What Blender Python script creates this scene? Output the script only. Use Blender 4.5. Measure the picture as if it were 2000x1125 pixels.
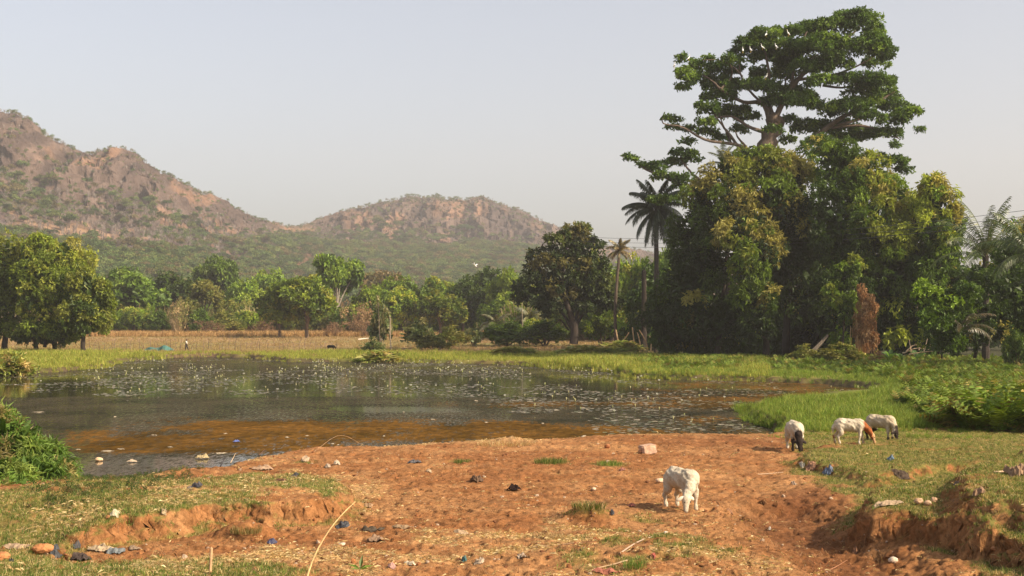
import bpy, math, random
import numpy as np
from mathutils import Vector, Matrix
R = math.radians
rng = np.random.default_rng(7)
random.seed(7)
for o in list(bpy.data.objects): bpy.data.objects.remove(o)
SC = bpy.context.scene
COL = SC.collection

# ------------------------------------------------------------------ camera, sky, sun, exposure
CZ = 3.9            # camera height above the pond
F = 2747.0          # focal length in pixels of a 2000 wide picture
PITCH = math.atan(75.5 / F)
cam = bpy.data.cameras.new('camera'); camo = bpy.data.objects.new('camera', cam); COL.objects.link(camo)
cam.sensor_width = 36; cam.lens = 36 * F / 2000
camo.location = (0, 0, CZ); camo.rotation_euler = (math.pi / 2 + PITCH, 0, 0)
cam.clip_start = 0.2; cam.clip_end = 20000
SC.camera = camo

SUN_EL, SUN_AZ = R(34), R(116)          # azimuth clockwise from the view direction (+Y)
W_ = bpy.data.worlds.new("World"); SC.world = W_; W_.use_nodes = True
nt = W_.node_tree; nt.nodes.clear()
wo = nt.nodes.new('ShaderNodeOutputWorld'); bg = nt.nodes.new('ShaderNodeBackground')
sky = nt.nodes.new('ShaderNodeTexSky'); sky.sky_type = 'NISHITA'; sky.sun_disc = False
sky.sun_elevation = SUN_EL; sky.sun_rotation = SUN_AZ
sky.air_density = 1.0; sky.dust_density = 3.0; sky.ozone_density = 1.0; sky.altitude = 0
hs = nt.nodes.new('ShaderNodeHueSaturation'); hs.inputs['Saturation'].default_value = 0.55
nt.links.new(sky.outputs[0], hs.inputs['Color']); tm = nt.nodes.new('ShaderNodeMix'); tm.data_type = 'RGBA'; tm.blend_type = 'MULTIPLY'; tm.inputs[0].default_value = 1; tm.inputs[7].default_value = (1.015, .985, .985, 1)      # dust tints the sky faintly lilac
nt.links.new(hs.outputs[0], tm.inputs[6]); nt.links.new(tm.outputs[2], bg.inputs[0])
bg.inputs[1].default_value = 0.13
nt.links.new(bg.outputs[0], wo.inputs[0])

sl = bpy.data.lights.new('sun', 'SUN'); sl.energy = 4.6; sl.angle = R(0.6); sl.color = (1.0, 0.84, 0.62)
so = bpy.data.objects.new('sun', sl); COL.objects.link(so)
sd_ = Vector((math.sin(SUN_AZ) * math.cos(SUN_EL), math.cos(SUN_AZ) * math.cos(SUN_EL), math.sin(SUN_EL)))
so.rotation_euler = sd_.to_track_quat('Z', 'Y').to_euler(); so.location = sd_ * 300
vs = SC.view_settings
vs.view_transform = 'Standard'; vs.look = 'None'; vs.gamma = 1; vs.use_curve_mapping = False; vs.exposure = 0.66
SC.cycles.use_denoising = True
try:
    SC.cycles.denoiser = 'OPENIMAGEDENOISE'; SC.cycles.denoising_input_passes = 'RGB_ALBEDO_NORMAL'
except Exception: pass
SC.cycles.max_bounces = 7; SC.cycles.diffuse_bounces = 3; SC.cycles.glossy_bounces = 3
SC.cycles.transmission_bounces = 3; SC.cycles.volume_bounces = 0; SC.cycles.caustics_reflective = False

# ------------------------------------------------------------------ maths helpers
def P(px, py, D):
    """world point seen at pixel (px,py) of the 2000x1125 picture, at forward distance D"""
    a = (px - 1000) / F; b = (562.5 - py) / F
    y = math.cos(PITCH) - b * math.sin(PITCH); z = math.sin(PITCH) + b * math.cos(PITCH)
    s = D / y
    return np.array([a * s, D, CZ + z * s])
def WP(px, py, z):
    a = (px - 1000) / F; b = (562.5 - py) / F
    y = math.cos(PITCH) - b * math.sin(PITCH); zz = math.sin(PITCH) + b * math.cos(PITCH)
    s = (z - CZ) / min(zz, -1e-4)
    return np.array([a * s, y * s])
def proj(X, Y, Z):
    dz = Z - CZ
    fw = Y * math.cos(PITCH) + dz * math.sin(PITCH); up = -Y * math.sin(PITCH) + dz * math.cos(PITCH)
    fw = np.maximum(fw, .5)
    return 1000 + F * X / fw, 562.5 - F * up / fw

def h2(ix, iy, seed):
    n = (ix.astype(np.int64) * 374761393 + iy.astype(np.int64) * 668265263 + seed * 974634777) & 0x7fffffff
    n = ((n ^ (n >> 13)) * 1274126177) & 0x7fffffff
    n = ((n ^ (n >> 16)) * 668265263) & 0x7fffffff
    return ((n ^ (n >> 15)) & 0xffff) / 65535.0
def vnoise(x, y, seed=0):
    x = np.asarray(x, float); y = np.asarray(y, float)
    ix = np.floor(x); iy = np.floor(y); fx = x - ix; fy = y - iy
    fx = fx * fx * fx * (fx * (fx * 6 - 15) + 10); fy = fy * fy * fy * (fy * (fy * 6 - 15) + 10)
    a = h2(ix, iy, seed); b = h2(ix + 1, iy, seed); c = h2(ix, iy + 1, seed); d = h2(ix + 1, iy + 1, seed)
    return (a + (b - a) * fx) * (1 - fy) + (c + (d - c) * fx) * fy
def fbm(x, y, o=4, seed=0, gain=.5):
    s = 0; a = 1; t = 0
    for i in range(o):
        s = s + a * (vnoise(x * 2 ** i + 17.3 * i, y * 2 ** i - 9.1 * i, seed + i) - .5); t += a; a *= gain
    return s / t * 2          # about -1..1
def sstep(e0, e1, x):
    t = np.clip((x - e0) / (e1 - e0), 0, 1); return t * t * (3 - 2 * t)
def pip(X, Y, poly):
    X = np.asarray(X, float); Y = np.asarray(Y, float); ins = np.zeros(X.shape, bool); n = len(poly)
    for i in range(n):
        x1, y1 = poly[i]; x2, y2 = poly[(i + 1) % n]
        if y1 == y2: continue
        c = ((y1 > Y) != (y2 > Y)) & (X < (x2 - x1) * (Y - y1) / (y2 - y1) + x1)
        ins ^= c
    return ins
def sdist(X, Y, poly):
    """signed distance: positive inside"""
    d = np.full(np.shape(X), 1e9); n = len(poly)
    for i in range(n):
        x1, y1 = poly[i]; x2, y2 = poly[(i + 1) % n]; dx, dy = x2 - x1, y2 - y1
        t = np.clip(((X - x1) * dx + (Y - y1) * dy) / (dx * dx + dy * dy + 1e-12), 0, 1)
        d = np.minimum(d, np.hypot(X - x1 - t * dx, Y - y1 - t * dy))
    return np.where(pip(X, Y, poly), d, -d)
def unit(v): return v / (np.linalg.norm(v, axis=-1, keepdims=True) + 1e-9)

# ------------------------------------------------------------------ object helpers
def mesh_np(name, V, T, col=None, smooth=False, quads=None):
    me = bpy.data.meshes.new(name); V = np.asarray(V, np.float32)
    me.vertices.add(len(V)); me.vertices.foreach_set('co', V.ravel())
    FQ = np.asarray(quads if quads is not None else T, np.int32); k = FQ.shape[1]; n = len(FQ)
    me.loops.add(n * k); me.loops.foreach_set('vertex_index', FQ.ravel())
    me.polygons.add(n); me.polygons.foreach_set('loop_start', np.arange(n, dtype=np.int32) * k)
    try: me.polygons.foreach_set('loop_total', np.full(n, k, np.int32))
    except Exception: pass
    me.polygons.foreach_set('use_smooth', np.full(n, smooth, bool))
    if col is not None:
        c = me.color_attributes.new('Col', 'FLOAT_COLOR', 'POINT'); a = np.ones((len(V), 4), np.float32); a[:, :3] = col
        c.data.foreach_set('color', a.ravel())
    me.update(calc_edges=True); return me
def link(name, me, mat=None, parent=None, loc=None):
    o = bpy.data.objects.new(name, me); COL.objects.link(o)
    if mat is not None and me is not None and not me.materials: me.materials.append(mat)
    if parent is not None: o.parent = parent
    if loc is not None: o.location = loc
    return o
def tag(o, label=None, cat=None, group=None, kind=None):
    if label: o['label'] = label
    if cat: o['category'] = cat
    if group: o['group'] = group
    if kind: o['kind'] = kind
    return o
def empty(name, loc=(0, 0, 0), label=None, cat=None, group=None):
    o = bpy.data.objects.new(name, None); COL.objects.link(o); o.location = loc; o.empty_display_size = .3
    return tag(o, label, cat, group)
def copy_thing(o, loc=None, rz=None, sc=None, label=None, group=None):
    c = o.copy(); COL.objects.link(c)
    for ch in list(o.children):
        d = ch.copy(); COL.objects.link(d); d.parent = c
        for g in list(ch.children):
            e = g.copy(); COL.objects.link(e); e.parent = d
    if loc is not None: c.location = loc
    if rz is not None: c.rotation_euler[2] = rz
    if sc is not None: c.scale = sc
    if label: c['label'] = label
    if group: c['group'] = group
    return c

class MB:
    """collects vertices, triangles and colours"""
    def __init__(s): s.v = []; s.f = []; s.c = []; s.n = 0
    def add(s, V, T, C):
        V = np.asarray(V, float); T = np.asarray(T, int); C = np.asarray(C, float)
        if C.ndim == 1: C = np.tile(C, (len(V), 1))
        s.v.append(V); s.f.append(T + s.n); s.c.append(C); s.n += len(V)
    def tube(s, pts, rad, c, sides=7, seed=0, rough=.08):
        pts = np.asarray(pts, float); rad = np.broadcast_to(np.asarray(rad, float), (len(pts),)); rg = np.random.default_rng(seed)
        tan = np.gradient(pts, axis=0); tan = unit(tan); ref = np.array([.3, .9, .2]) if abs(tan[0][2]) > .8 else np.array([0, 0, 1.])
        V = []
        for p, t, r in zip(pts, tan, rad):
            a = unit(np.cross(t, ref)); b = np.cross(t, a); th = np.arange(sides) * 2 * math.pi / sides
            rr = r * (1 + rough * (rg.random(sides) * 2 - 1))
            V.append(p + np.outer(np.cos(th) * rr, a) + np.outer(np.sin(th) * rr, b))
        V = np.concatenate(V); T = []
        for i in range(len(pts) - 1):
            for j in range(sides):
                a = i * sides + j; b = i * sides + (j + 1) % sides; T += [(a, b, b + sides), (a, b + sides, a + sides)]
        e = len(V); V = np.vstack([V, pts[-1:] + tan[-1:] * rad[-1]])
        for j in range(sides): T.append(((len(pts) - 1) * sides + j, (len(pts) - 1) * sides + (j + 1) % sides, e))
        s.add(V, T, c)
    def mesh(s, name, smooth=False):
        return mesh_np(name, np.concatenate(s.v), np.concatenate(s.f), np.concatenate(s.c), smooth)
    def obj(s, name, mat, parent=None, smooth=False, loc=None):
        return link(name, s.mesh(name, smooth), mat, parent, loc)

def spline(pts, n):
    """Catmull-Rom through pts"""
    p = np.asarray(pts, float); p = np.vstack([2 * p[0] - p[1], p, 2 * p[-1] - p[-2]]); out = []
    m = len(p) - 3
    for t in np.linspace(0, m - 1e-6, n):
        i = int(t); u = t - i; a, b, c, d = p[i:i + 4]
        out.append(.5 * ((2 * b) + (c - a) * u + (2 * a - 5 * b + 4 * c - d) * u * u + (3 * b - a - 3 * c + d) * u ** 3))
    return np.array(out)

def leaf_geo(pos, ax, nr, L, Wd, col, fold=.25, curl=.15):
    """diamond leaves with a fold: 4 verts, 2 triangles each"""
    ax = unit(ax); nr = unit(nr - ax * np.sum(nr * ax, -1, keepdims=True)); sd = np.cross(ax, nr)
    L = np.asarray(L)[:, None]; Wd = np.asarray(Wd)[:, None]
    v0 = pos; v1 = pos + ax * L * .45 + sd * Wd * .5 + nr * Wd * fold; v2 = pos + ax * L - nr * L * curl; v3 = pos + ax * L * .45 - sd * Wd * .5 + nr * Wd * fold
    V = np.stack([v0, v1, v2, v3], 1).reshape(-1, 3); n = len(pos); b = np.arange(n)[:, None] * 4
    T = np.stack([b + [0, 1, 2], b + [0, 2, 3]], 1).reshape(-1, 3)
    return V, T, np.repeat(col, 4, 0)

def crown(lobes, n_leaf, L, Wd, pal, seed=0, sub_r=.42, k=5, droop=.5, inner=.12, low_cut=-.75, nsub=9, spread=.9, flat=1.0, inl=1.8):
    """lobes: list of (centre, radii, palette index or None); foliage in clumps of leaf rosettes"""
    rg = np.random.default_rng(seed + 1000); mb = MB(); pal = [np.array(p, float) for p in pal]
    ar = np.array([np.mean([l[1][0] * l[1][1], l[1][0] * l[1][2], l[1][1] * l[1][2]]) for l in lobes]); ar = ar / ar.sum()
    for (c, r, pi), a in zip(lobes, ar):
        c = np.asarray(c, float); r = np.asarray(r, float); n = max(3, int(n_leaf * a / k))
        d = unit(rg.normal(size=(nsub * 3, 3))); d = d[d[:, 2] > low_cut][:nsub]; ns = len(d)
        sc = c + d * r * rg.uniform(.5, .85, (ns, 1)); sr = (sub_r * r)[None] * rg.uniform(.65, 1.25, (ns, 1)) * np.array([1, 1, flat])
        if pi is None: pc = rg.integers(0, len(pal), ns)
        elif isinstance(pi, (tuple, list)): pc = rg.choice(pi, ns)
        else: pc = np.where(rg.random(ns) < .8, pi, rg.integers(0, len(pal), ns))
        cc = np.array([pal[i] for i in pc]) * rg.uniform(.75, 1.25, (ns, 1))
        j = rg.integers(0, ns, n); dr = unit(rg.normal(size=(n, 3)) + .7 * d[j] + [0, 0, .25]); rp = sc[j] + dr * sr[j] * rg.uniform(.55, 1.08, (n, 1)) ** .6
        ni = int(n * inner * 3)
        if ni:     # bigger leaves inside the crown so it is not hollow
            di = unit(rg.normal(size=(ni, 3))); pi_ = c + di * r * rg.uniform(.15, .72, (ni, 1))
            V, T, C = leaf_geo(pi_, rg.normal(size=(ni, 3)), rg.normal(size=(ni, 3)), np.full(ni, L * inl), np.full(ni, L * inl * .7), np.tile(pal[0] * .9, (ni, 1)))
            mb.add(V, T, C)
        pos = np.repeat(rp, k, 0); dd = np.repeat(dr, k, 0); m = n * k
        ax = dd * .45 + rg.normal(size=(m, 3)) * spread * .6 + np.array([0, 0, -droop])
        nr = dd * .8 + [0, 0, .45] + rg.normal(size=(m, 3)) * .4
        pos = pos + rg.normal(size=(m, 3)) * L * .25
        col = np.repeat(cc[j], k, 0) * rg.uniform(.72, 1.3, (m, 1))
        V, T, C = leaf_geo(pos, ax, nr, L * rg.uniform(.7, 1.3, m), Wd * rg.uniform(.7, 1.3, m), col)
        mb.add(V, T, C)
    return mb

# ------------------------------------------------------------------ materials
def new_mat(name):
    m = bpy.data.materials.new(name); m.use_nodes = True; nt = m.node_tree; nt.nodes.clear()
    out = nt.nodes.new('ShaderNodeOutputMaterial'); return m, nt, out
def N(nt, t, **kw):
    n = nt.nodes.new(t)
    for k, v in kw.items():
        if hasattr(n, k): setattr(n, k, v)
        else: n.inputs[k].default_value = v
    return n
def noise(nt, scale, detail=4, rough=.6, coord='Object', stretch=None):
    tc = N(nt, 'ShaderNodeTexCoord'); mp = N(nt, 'ShaderNodeMapping'); nt.links.new(tc.outputs[coord], mp.inputs[0])
    if stretch: mp.inputs['Scale'].default_value = stretch
    n = N(nt, 'ShaderNodeTexNoise', Scale=scale, Detail=detail, Roughness=rough); nt.links.new(mp.outputs[0], n.inputs['Vector']); return n
def ramp(nt, src, pts):
    r = N(nt, 'ShaderNodeValToRGB'); nt.links.new(src, r.inputs[0]); e = r.color_ramp.elements
    while len(e) < len(pts): e.new(.5)
    for el, (p, c) in zip(e, pts): el.position = p; el.color = (*c, 1) if len(c) == 3 else c
    return r
def mixc(nt, fac, a, b, mode='MIX'):
    m = N(nt, 'ShaderNodeMix'); m.data_type = 'RGBA'; m.blend_type = mode
    for s, v in ((m.inputs[0], fac), (m.inputs[6], a), (m.inputs[7], b)):
        if hasattr(v, 'is_output'): nt.links.new(v, s)
        elif isinstance(v, (int, float)): s.default_value = v
        else: s.default_value = (*v, 1)
    return m.outputs[2]

def leaf_mat(name, transl=.3, rough=.5, rnd=.35, spec=.3, ttint=(1.25, 1.25, .55)):
    m, nt, out = new_mat(name); at = N(nt, 'ShaderNodeAttribute'); at.attribute_name = 'Col'
    oi = N(nt, 'ShaderNodeObjectInfo'); mr = N(nt, 'ShaderNodeMapRange'); nt.links.new(oi.outputs['Random'], mr.inputs[0])
    mr.inputs[3].default_value = 1 - rnd; mr.inputs[4].default_value = 1 + rnd
    hv = N(nt, 'ShaderNodeHueSaturation'); nt.links.new(at.outputs['Color'], hv.inputs['Color']); nt.links.new(mr.outputs[0], hv.inputs['Value'])
    p = N(nt, 'ShaderNodeBsdfPrincipled'); p.inputs['Roughness'].default_value = rough; p.inputs['Specular IOR Level'].default_value = spec
    nt.links.new(hv.outputs[0], p.inputs['Base Color'])
    t = N(nt, 'ShaderNodeBsdfTranslucent'); nt.links.new(mixc(nt, 1.0, hv.outputs[0], ttint, 'MULTIPLY'), t.inputs[0])
    mx = N(nt, 'ShaderNodeMixShader'); mx.inputs[0].default_value = transl
    nt.links.new(p.outputs[0], mx.inputs[1]); nt.links.new(t.outputs[0], mx.inputs[2]); nt.links.new(mx.outputs[0], out.inputs[0]); return m

def flat_mat(name, color=None, rough=.8, nscale=6, var=.35, bump=.3, bscale=30, stretch=None, attr=False, spec=.2, tint=None):
    """rough everyday surface: base colour (or Col attribute) broken up by noise, with fine relief"""
    m, nt, out = new_mat(name); p = N(nt, 'ShaderNodeBsdfPrincipled'); p.inputs['Roughness'].default_value = rough; p.inputs['Specular IOR Level'].default_value = spec
    n1 = noise(nt, nscale, 5, .65, stretch=stretch); lo, hi = 1 - var, 1 + var
    r = ramp(nt, n1.outputs[0], [(.3, (lo, lo, lo)), (.7, (hi, hi, hi))])
    if attr: at = N(nt, 'ShaderNodeAttribute'); at.attribute_name = 'Col'; base = at.outputs['Color']
    else: base = color
    c = mixc(nt, 1.0, base, r.outputs[0], 'MULTIPLY')
    if tint:
        n3 = noise(nt, nscale * .6, 3, .5); r3 = ramp(nt, n3.outputs[0], [(.45, (0, 0, 0)), (.65, (1, 1, 1))]); c = mixc(nt, r3.outputs[0], c, tint)
    nt.links.new(c, p.inputs['Base Color'])
    n2 = noise(nt, bscale, 6, .7, stretch=stretch); b = N(nt, 'ShaderNodeBump'); b.inputs['Strength'].default_value = bump; b.inputs['Distance'].default_value = .05
    nt.links.new(n2.outputs[0], b.inputs['Height']); nt.links.new(b.outputs[0], p.inputs['Normal']); nt.links.new(p.outputs[0], out.inputs[0]); return m

M_leaf = leaf_mat('leaf_tree'); M_grass = leaf_mat('leaf_grass', .3, .6, .3, .15); M_dryleaf = leaf_mat('leaf_dry', .15, .8, .25, .1, (1.1, 1, .8))
M_palm = leaf_mat('leaf_palm', .15, .4, .15, .4)
M_bark = flat_mat('bark', rough=.9, attr=True, nscale=3, var=.4, bump=.7, bscale=10, stretch=(1, 1, .25))
M_wood = flat_mat('weathered_wood', rough=.85, attr=True, nscale=8, var=.35, bump=.4, bscale=25, stretch=(1, 1, .3))

# ------------------------------------------------------------------ terrain
def polyW(pts): return [tuple(WP(x, y, z)) for x, y, z in pts]
pond = polyW([(-500, 960, .5), (-200, 990, .6), (20, 985, .6), (110, 968, .6), (200, 945, .65), (330, 925, .65), (440, 915, .65), (520, 897, .65), (600, 884, .65), (680, 879, .65),
              (800, 871, .65), (930, 866, .65), (1070, 859, .65), (1180, 853, .65), (1290, 850, .65), (1420, 850, .65), (1510, 853, .6), (1550, 848, .4), (1530, 834, .2), (1475, 815, 0), (1500, 795, 0),
              (1600, 783, 0), (1735, 765, 0), (1700, 757, 0), (1600, 750, 0), (1450, 745, 0), (1240, 738, 0), (1215, 727, 0), (1080, 719, 0), (980, 711, 0), (760, 707, 0), (560, 707, 0), (500, 699, 0),
              (420, 697, 0), (330, 699, 0), (230, 708, 0), (180, 718, 0), (60, 728, 0), (-100, 738, 0), (-500, 752, 0)])
plA = polyW([(-300, 1075, 1.1), (0, 1055, 1.1), (110, 1035, 1.1), (150, 1018, 1.15), (250, 1006, 1.15), (330, 1000, 1.15), (400, 990, 1.15), (480, 983, 1.15), (520, 990, 1.15), (560, 976, 1.15), (640, 974, 1.15), (690, 978, 1.1), (722, 955, 1.05),
             (700, 936, 1.), (600, 930, .95), (480, 930, .95), (350, 940, .95), (200, 958, .95), (60, 990, .9), (-300, 1000, .9)])
plB = polyW([(-400, 1040, .9), (60, 1050, .9), (170, 1085, .85), (330, 1100, .8), (430, 1115, .8), (460, 1260, .8), (-400, 1260, .8)])
gul = polyW([(1395, 1005, .6), (1480, 985, .6), (1600, 985, .6), (1650, 1010, .5), (1700, 1075, .4), (1800, 1130, .4), (1950, 1200, .4), (1600, 1280, .4), (1560, 1130, .5), (1480, 1080, .5), (1430, 1045, .55)])
R1 = polyW([(1648, 1008, .95), (1700, 1016, 1.), (1760, 1014, 1.), (1800, 1026, 1.), (1850, 1032, 1.), (1895, 1050, 1.02), (1930, 1048, 1.05), (1985, 1068, 1.08), (2100, 1095, 1.1), (2500, 1150, 1.1), (2700, 860, 1.), (1990, 890, .95), (1850, 935, .9), (1720, 968, .9), (1670, 985, .9)])
R2 = polyW([(1818, 968, 1.3), (1850, 985, 1.3), (1900, 1000, 1.32), (1935, 1008, 1.32), (1965, 1000, 1.32), (2100, 1040, 1.35), (2500, 1060, 1.4), (2500, 900, 1.3), (2060, 900, 1.25), (1900, 915, 1.2), (1845, 935, 1.2)])
R3 = polyW([(1540, 893, .9), (1600, 905, .9), (1680, 925, .95), (1740, 928, .95), (1800, 908, 1.), (1850, 898, 1.), (1930, 893, 1.), (2050, 890, 1.), (2600, 880, 1.), (2600, 835, .9), (1900, 850, .85), (1650, 862, .85), (1570, 872, .85)])
tus = WP(1150, 1003, .8); straw_c = WP(990, 863, .75); hump = WP(1260, 1075, .75); block_c = WP(480, 1040, .8)
FARZ = ([0, 150, 200, 300, 450, 700, 4000], [.35, .35, .5, 1.75, 2.4, 3., 5.])

def height(X, Y, fine=True):
    X = np.asarray(X, float); Y = np.asarray(Y, float)
    near = 1 - sstep(42, 60, Y)
    wob = fbm(X * 1.1, Y * 1.1, 3, 3) * .22 + fbm(X * 4.5, Y * 4.5, 3, 5) * .13 + fbm(X * 13, Y * 13, 2, 6) * .04
    z = np.interp(Y, *FARZ) * (1 - near) + (.7 + fbm(X * .22, Y * .22, 3, 11) * .10) * near
    def pl(z, poly, add, w, off=0., wk=1.):
        s = sdist(X, Y, poly) + wob * wk - off; return z + add * sstep(0, w, s)
    m = (Y < 60)
    if m.any():
        zz = z
        sa = sstep(0, .50, sdist(X, Y, plA) + wob); lx = sstep(-6.9, -5.8, X + wob * .5); zz = zz + .36 * (sa * lx + sstep(19.5, 23.5, Y) * (1 - sstep(26, 30, Y)) * (1 - lx))
        zz = pl(zz, plB, .22, 1.6)
        zz = pl(zz, gul, -.26, .9, -.2)
        zz = pl(zz, R1, .38, .34, 0, .8)
        zz = pl(zz, R2, .34, .6, 0, .8)
        zz = pl(zz, R3, .2, .5, 0, .9)
        zz = zz + .24 * np.exp(-(((X - tus[0] + wob * .6) / .42) ** 2 + ((Y - tus[1]) / .42) ** 2) ** 1.15)
        zz = zz + .13 * np.exp(-((X - straw_c[0]) / 1.1) ** 2 - ((Y - straw_c[1]) / .5) ** 2)
        zz = zz + .16 * np.exp(-((X - hump[0]) / 1.5) ** 2 - ((Y - hump[1]) / 1.6) ** 2)
        zz = zz + .22 * np.exp(-(((X - block_c[0]) / .42) ** 2 + ((Y - block_c[1]) / .3) ** 2) ** 1.5)
        z = np.where(m, zz, z)
    s = -sdist(X, Y, pond) + (wob * .8 * near + fbm(X * .12, Y * .12, 4, 8) * 1.6 * (1 - near))
    k = sstep(-.75, .05, s)
    z = -.45 * (1 - k) + z * k
    if fine:
        amp = near * sstep(-.4, .3, s)
        tr = fbm(X * 1.7, Y * 1.7, 3, 21) * .04 + np.abs(fbm(X * 5.5, Y * 5.5, 3, 23)) * .06 - np.clip(fbm(X * 6.5, Y * 6.5, 2, 27) - .15, 0, 1) * .10 + fbm(X * 17, Y * 17, 2, 31) * .016
        z = z + tr * amp
    return z, s

def G(px, py, dmin=15.0, dmax=700):
    """where the sight line of a pixel meets the ground"""
    D = np.geomspace(dmin, dmax, 3000); a = (px - 1000) / F; b = (562.5 - py) / F
    y = math.cos(PITCH) - b * math.sin(PITCH); z = math.sin(PITCH) + b * math.cos(PITCH)
    X = a * D / y; Z = CZ + z * D / y; h, _ = height(X, D)
    i = int(np.argmax(Z <= np.maximum(h, 0)));
    if Z[i] > max(h[i], 0): i = -1
    return np.array([X[i], D[i], max(h[i], 0)])
def gz(x, y): return float(height(np.array([x]), np.array([y]))[0][0])

def spaced(parts):
    out = [parts[0][0]]
    for a, b, n in parts: out += list(np.geomspace(a, b, n + 1)[1:]) if a > 0 else list(np.linspace(a, b, n + 1)[1:])
    return np.array(out)
ys = np.concatenate([np.linspace(-60, 14, 14)[:-1], np.geomspace(14, 46, 520)[:-1], np.geomspace(46, 320, 190)[:-1], np.geomspace(320, 6000, 40)])
uc = np.linspace(-.40, .40, 560); ue = np.concatenate([np.linspace(.404, .58, 44)[:-1], np.geomspace(.58, 9, 20)])
us = np.concatenate([-ue[::-1], uc, ue])
wy = np.maximum(ys, 12)
GX = wy[:, None] * us[None]; GY = np.repeat(ys[:, None], len(us), 1)
GZ, GS = height(GX, GY)
gpx, gpy = proj(GX, GY, GZ)
slope = np.zeros_like(GZ); dzy = np.gradient(GZ, axis=0) / np.gradient(GY, axis=0); dzx = np.gradient(GZ, axis=1) / np.gradient(GX, axis=1); slope = np.hypot(dzx, dzy)

# where the short grass grows (a property of the place: used for the ground colour and for the tufts)
gA = polyW([(-300, 960, 1.1), (0, 950, 1.1), (150, 935, 1.), (330, 930, .95), (560, 925, .95), (735, 940, 1.), (700, 978, 1.1), (560, 978, 1.15), (400, 995, 1.15), (130, 1030, 1.1), (200, 1062, .95), (420, 1072, .85), (600, 1108, .8), (520, 1200, .8), (-300, 1200, .8)])
gR = polyW([(1545, 850, .75), (1560, 880, .85), (1545, 896, .9), (1640, 935, .95), (1690, 945, .9), (1640, 990, .95), (1650, 1008, .95), (1850, 1035, 1.), (1930, 1080, .9), (1990, 1150, .8), (2800, 1200, 1), (2800, 840, .8), (1900, 842, .7), (1640, 846, .6), (1560, 846, .4)])
gH = polyW([(1180, 1000, .9), (1260, 990, .85), (1330, 1010, .85), (1410, 1030, .8), (1450, 1065, .75), (1400, 1100, .75), (1200, 1130, .75), (1090, 1090, .75), (1080, 1010, .8)])
def grass_mask(X, Y, s, sl=None):
    w = fbm(X * .9, Y * .9, 4, 41) * .55
    a = sstep(-.2, .35, sdist(X, Y, gA) + w) * sstep(-.35, .25, fbm(X * .8, Y * 1.3, 4, 43) + .18)
    r = sstep(-.2, .35, sdist(X, Y, gR) + w) * sstep(-.5, .15, fbm(X * .9, Y * 1.2, 4, 47) + .22)
    h = sstep(-.3, .5, sdist(X, Y, gH) + w * 1.4) * sstep(-.05, .5, fbm(X * 1.3, Y * 1.3, 4, 49)) * .8
    t = .95 * np.exp(-(((X - tus[0]) / .36) ** 2 + ((Y - tus[1] - .08) / .32) ** 2) ** 2)
    m = np.maximum.reduce([a, r, h, t])
    for px, py, wd in ((1075, 902, .42), (1190, 905, .42), (900, 903, .26), (600, 905, .3), (1240, 1108, .25), (480, 1035, .3)):
        c = WP(px, py, .72); m = np.maximum(m, .95 * np.exp(-(((X - c[0]) / wd) ** 2 + ((Y - c[1]) / (wd * .9)) ** 2) ** 2))
    m = m * sstep(-.2, .15, s)
    if sl is not None: m = m * (1 - sstep(.55, 1.1, sl))
    return np.where(Y < 50, m, 0)
dryp = polyW([(380, 1060, .8), (720, 1010, .8), (1100, 1000, .8), (1500, 1090, .75), (1550, 1200, .7), (200, 1200, .8), (0, 1110, .8)])
dryp2 = polyW([(180, 960, 1.), (560, 915, .8), (760, 925, .8), (730, 970, 1.), (380, 985, 1.1), (0, 1020, 1.1)])
def straw_mask(X, Y, s):
    w = fbm(X * .8, Y * .8, 3, 61) * .7
    a = np.maximum(sstep(-.2, .6, sdist(X, Y, dryp) + w), sstep(-.2, .5, sdist(X, Y, dryp2) + w)) * sstep(-.1, .45, fbm(X * .9, Y * 1.2, 4, 63) + .12)
    b = np.exp(-((X - straw_c[0]) / 1.1) ** 4 - ((Y - straw_c[1]) / .5) ** 4)
    e = .75 * sstep(0, .1, s) * (1 - sstep(.3, .7, s)) * sstep(-.2, .5, fbm(X * .5, Y * .5, 2, 66)) * (X < WP(1300, 850, .7)[0])
    return np.where(Y < 50, np.maximum.reduce([a, b, e]) * sstep(-.1, .1, s), 0)
gm = grass_mask(GX, GY, GS, slope); stw = straw_mask(GX, GY, GS)

def C3(*c): return np.array(c, float)
def lerp(a, b, t): return a * (1 - t[..., None]) + b * t[..., None]
n1 = fbm(GX * .35, GY * .35, 4, 71); n2 = fbm(GX * 2.2, GY * 2.2, 4, 73); n3 = fbm(GX * 9, GY * 9, 3, 75)
soil = lerp(C3(.27, .115, .042), C3(.37, .185, .074), sstep(-.5, .6, n1 + n2 * .6))
damp = polyW([(1395, 1010, .6), (1500, 965, .6), (1640, 950, .6), (1690, 1080, .45), (1850, 1200, .4), (1560, 1200, .4), (1480, 1080, .5)])
dm = sstep(-.5, .8, sdist(GX, GY, damp) + n2 * .4)
d2 = WP(1150, 985, .7); dm = np.maximum(dm, .8 * np.exp(-((GX - d2[0]) / 3.) ** 2 - ((GY - d2[1] - .5) / .8) ** 2) * sstep(-.3, .3, n2))
d3 = WP(1480, 862, .7); dm = np.maximum(dm, .6 * np.exp(-((GX - d3[0]) / 2.5) ** 2 - ((GY - d3[1]) / 2.2) ** 2))
soil = lerp(soil, C3(.15, .058, .024), dm * .75)
soil = lerp(soil, soil * .55, sstep(.05, .6, n3) * .8); soil = lerp(soil, C3(.40, .21, .09), sstep(.1, .7, n2 - n3 * .4) * .45)
soil = lerp(soil, C3(.5, .31, .14), stw * .6)
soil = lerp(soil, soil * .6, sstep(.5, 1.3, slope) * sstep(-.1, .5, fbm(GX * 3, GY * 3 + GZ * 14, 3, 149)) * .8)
gcol = lerp(soil, C3(.13, .15, .035), gm * .75)
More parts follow.
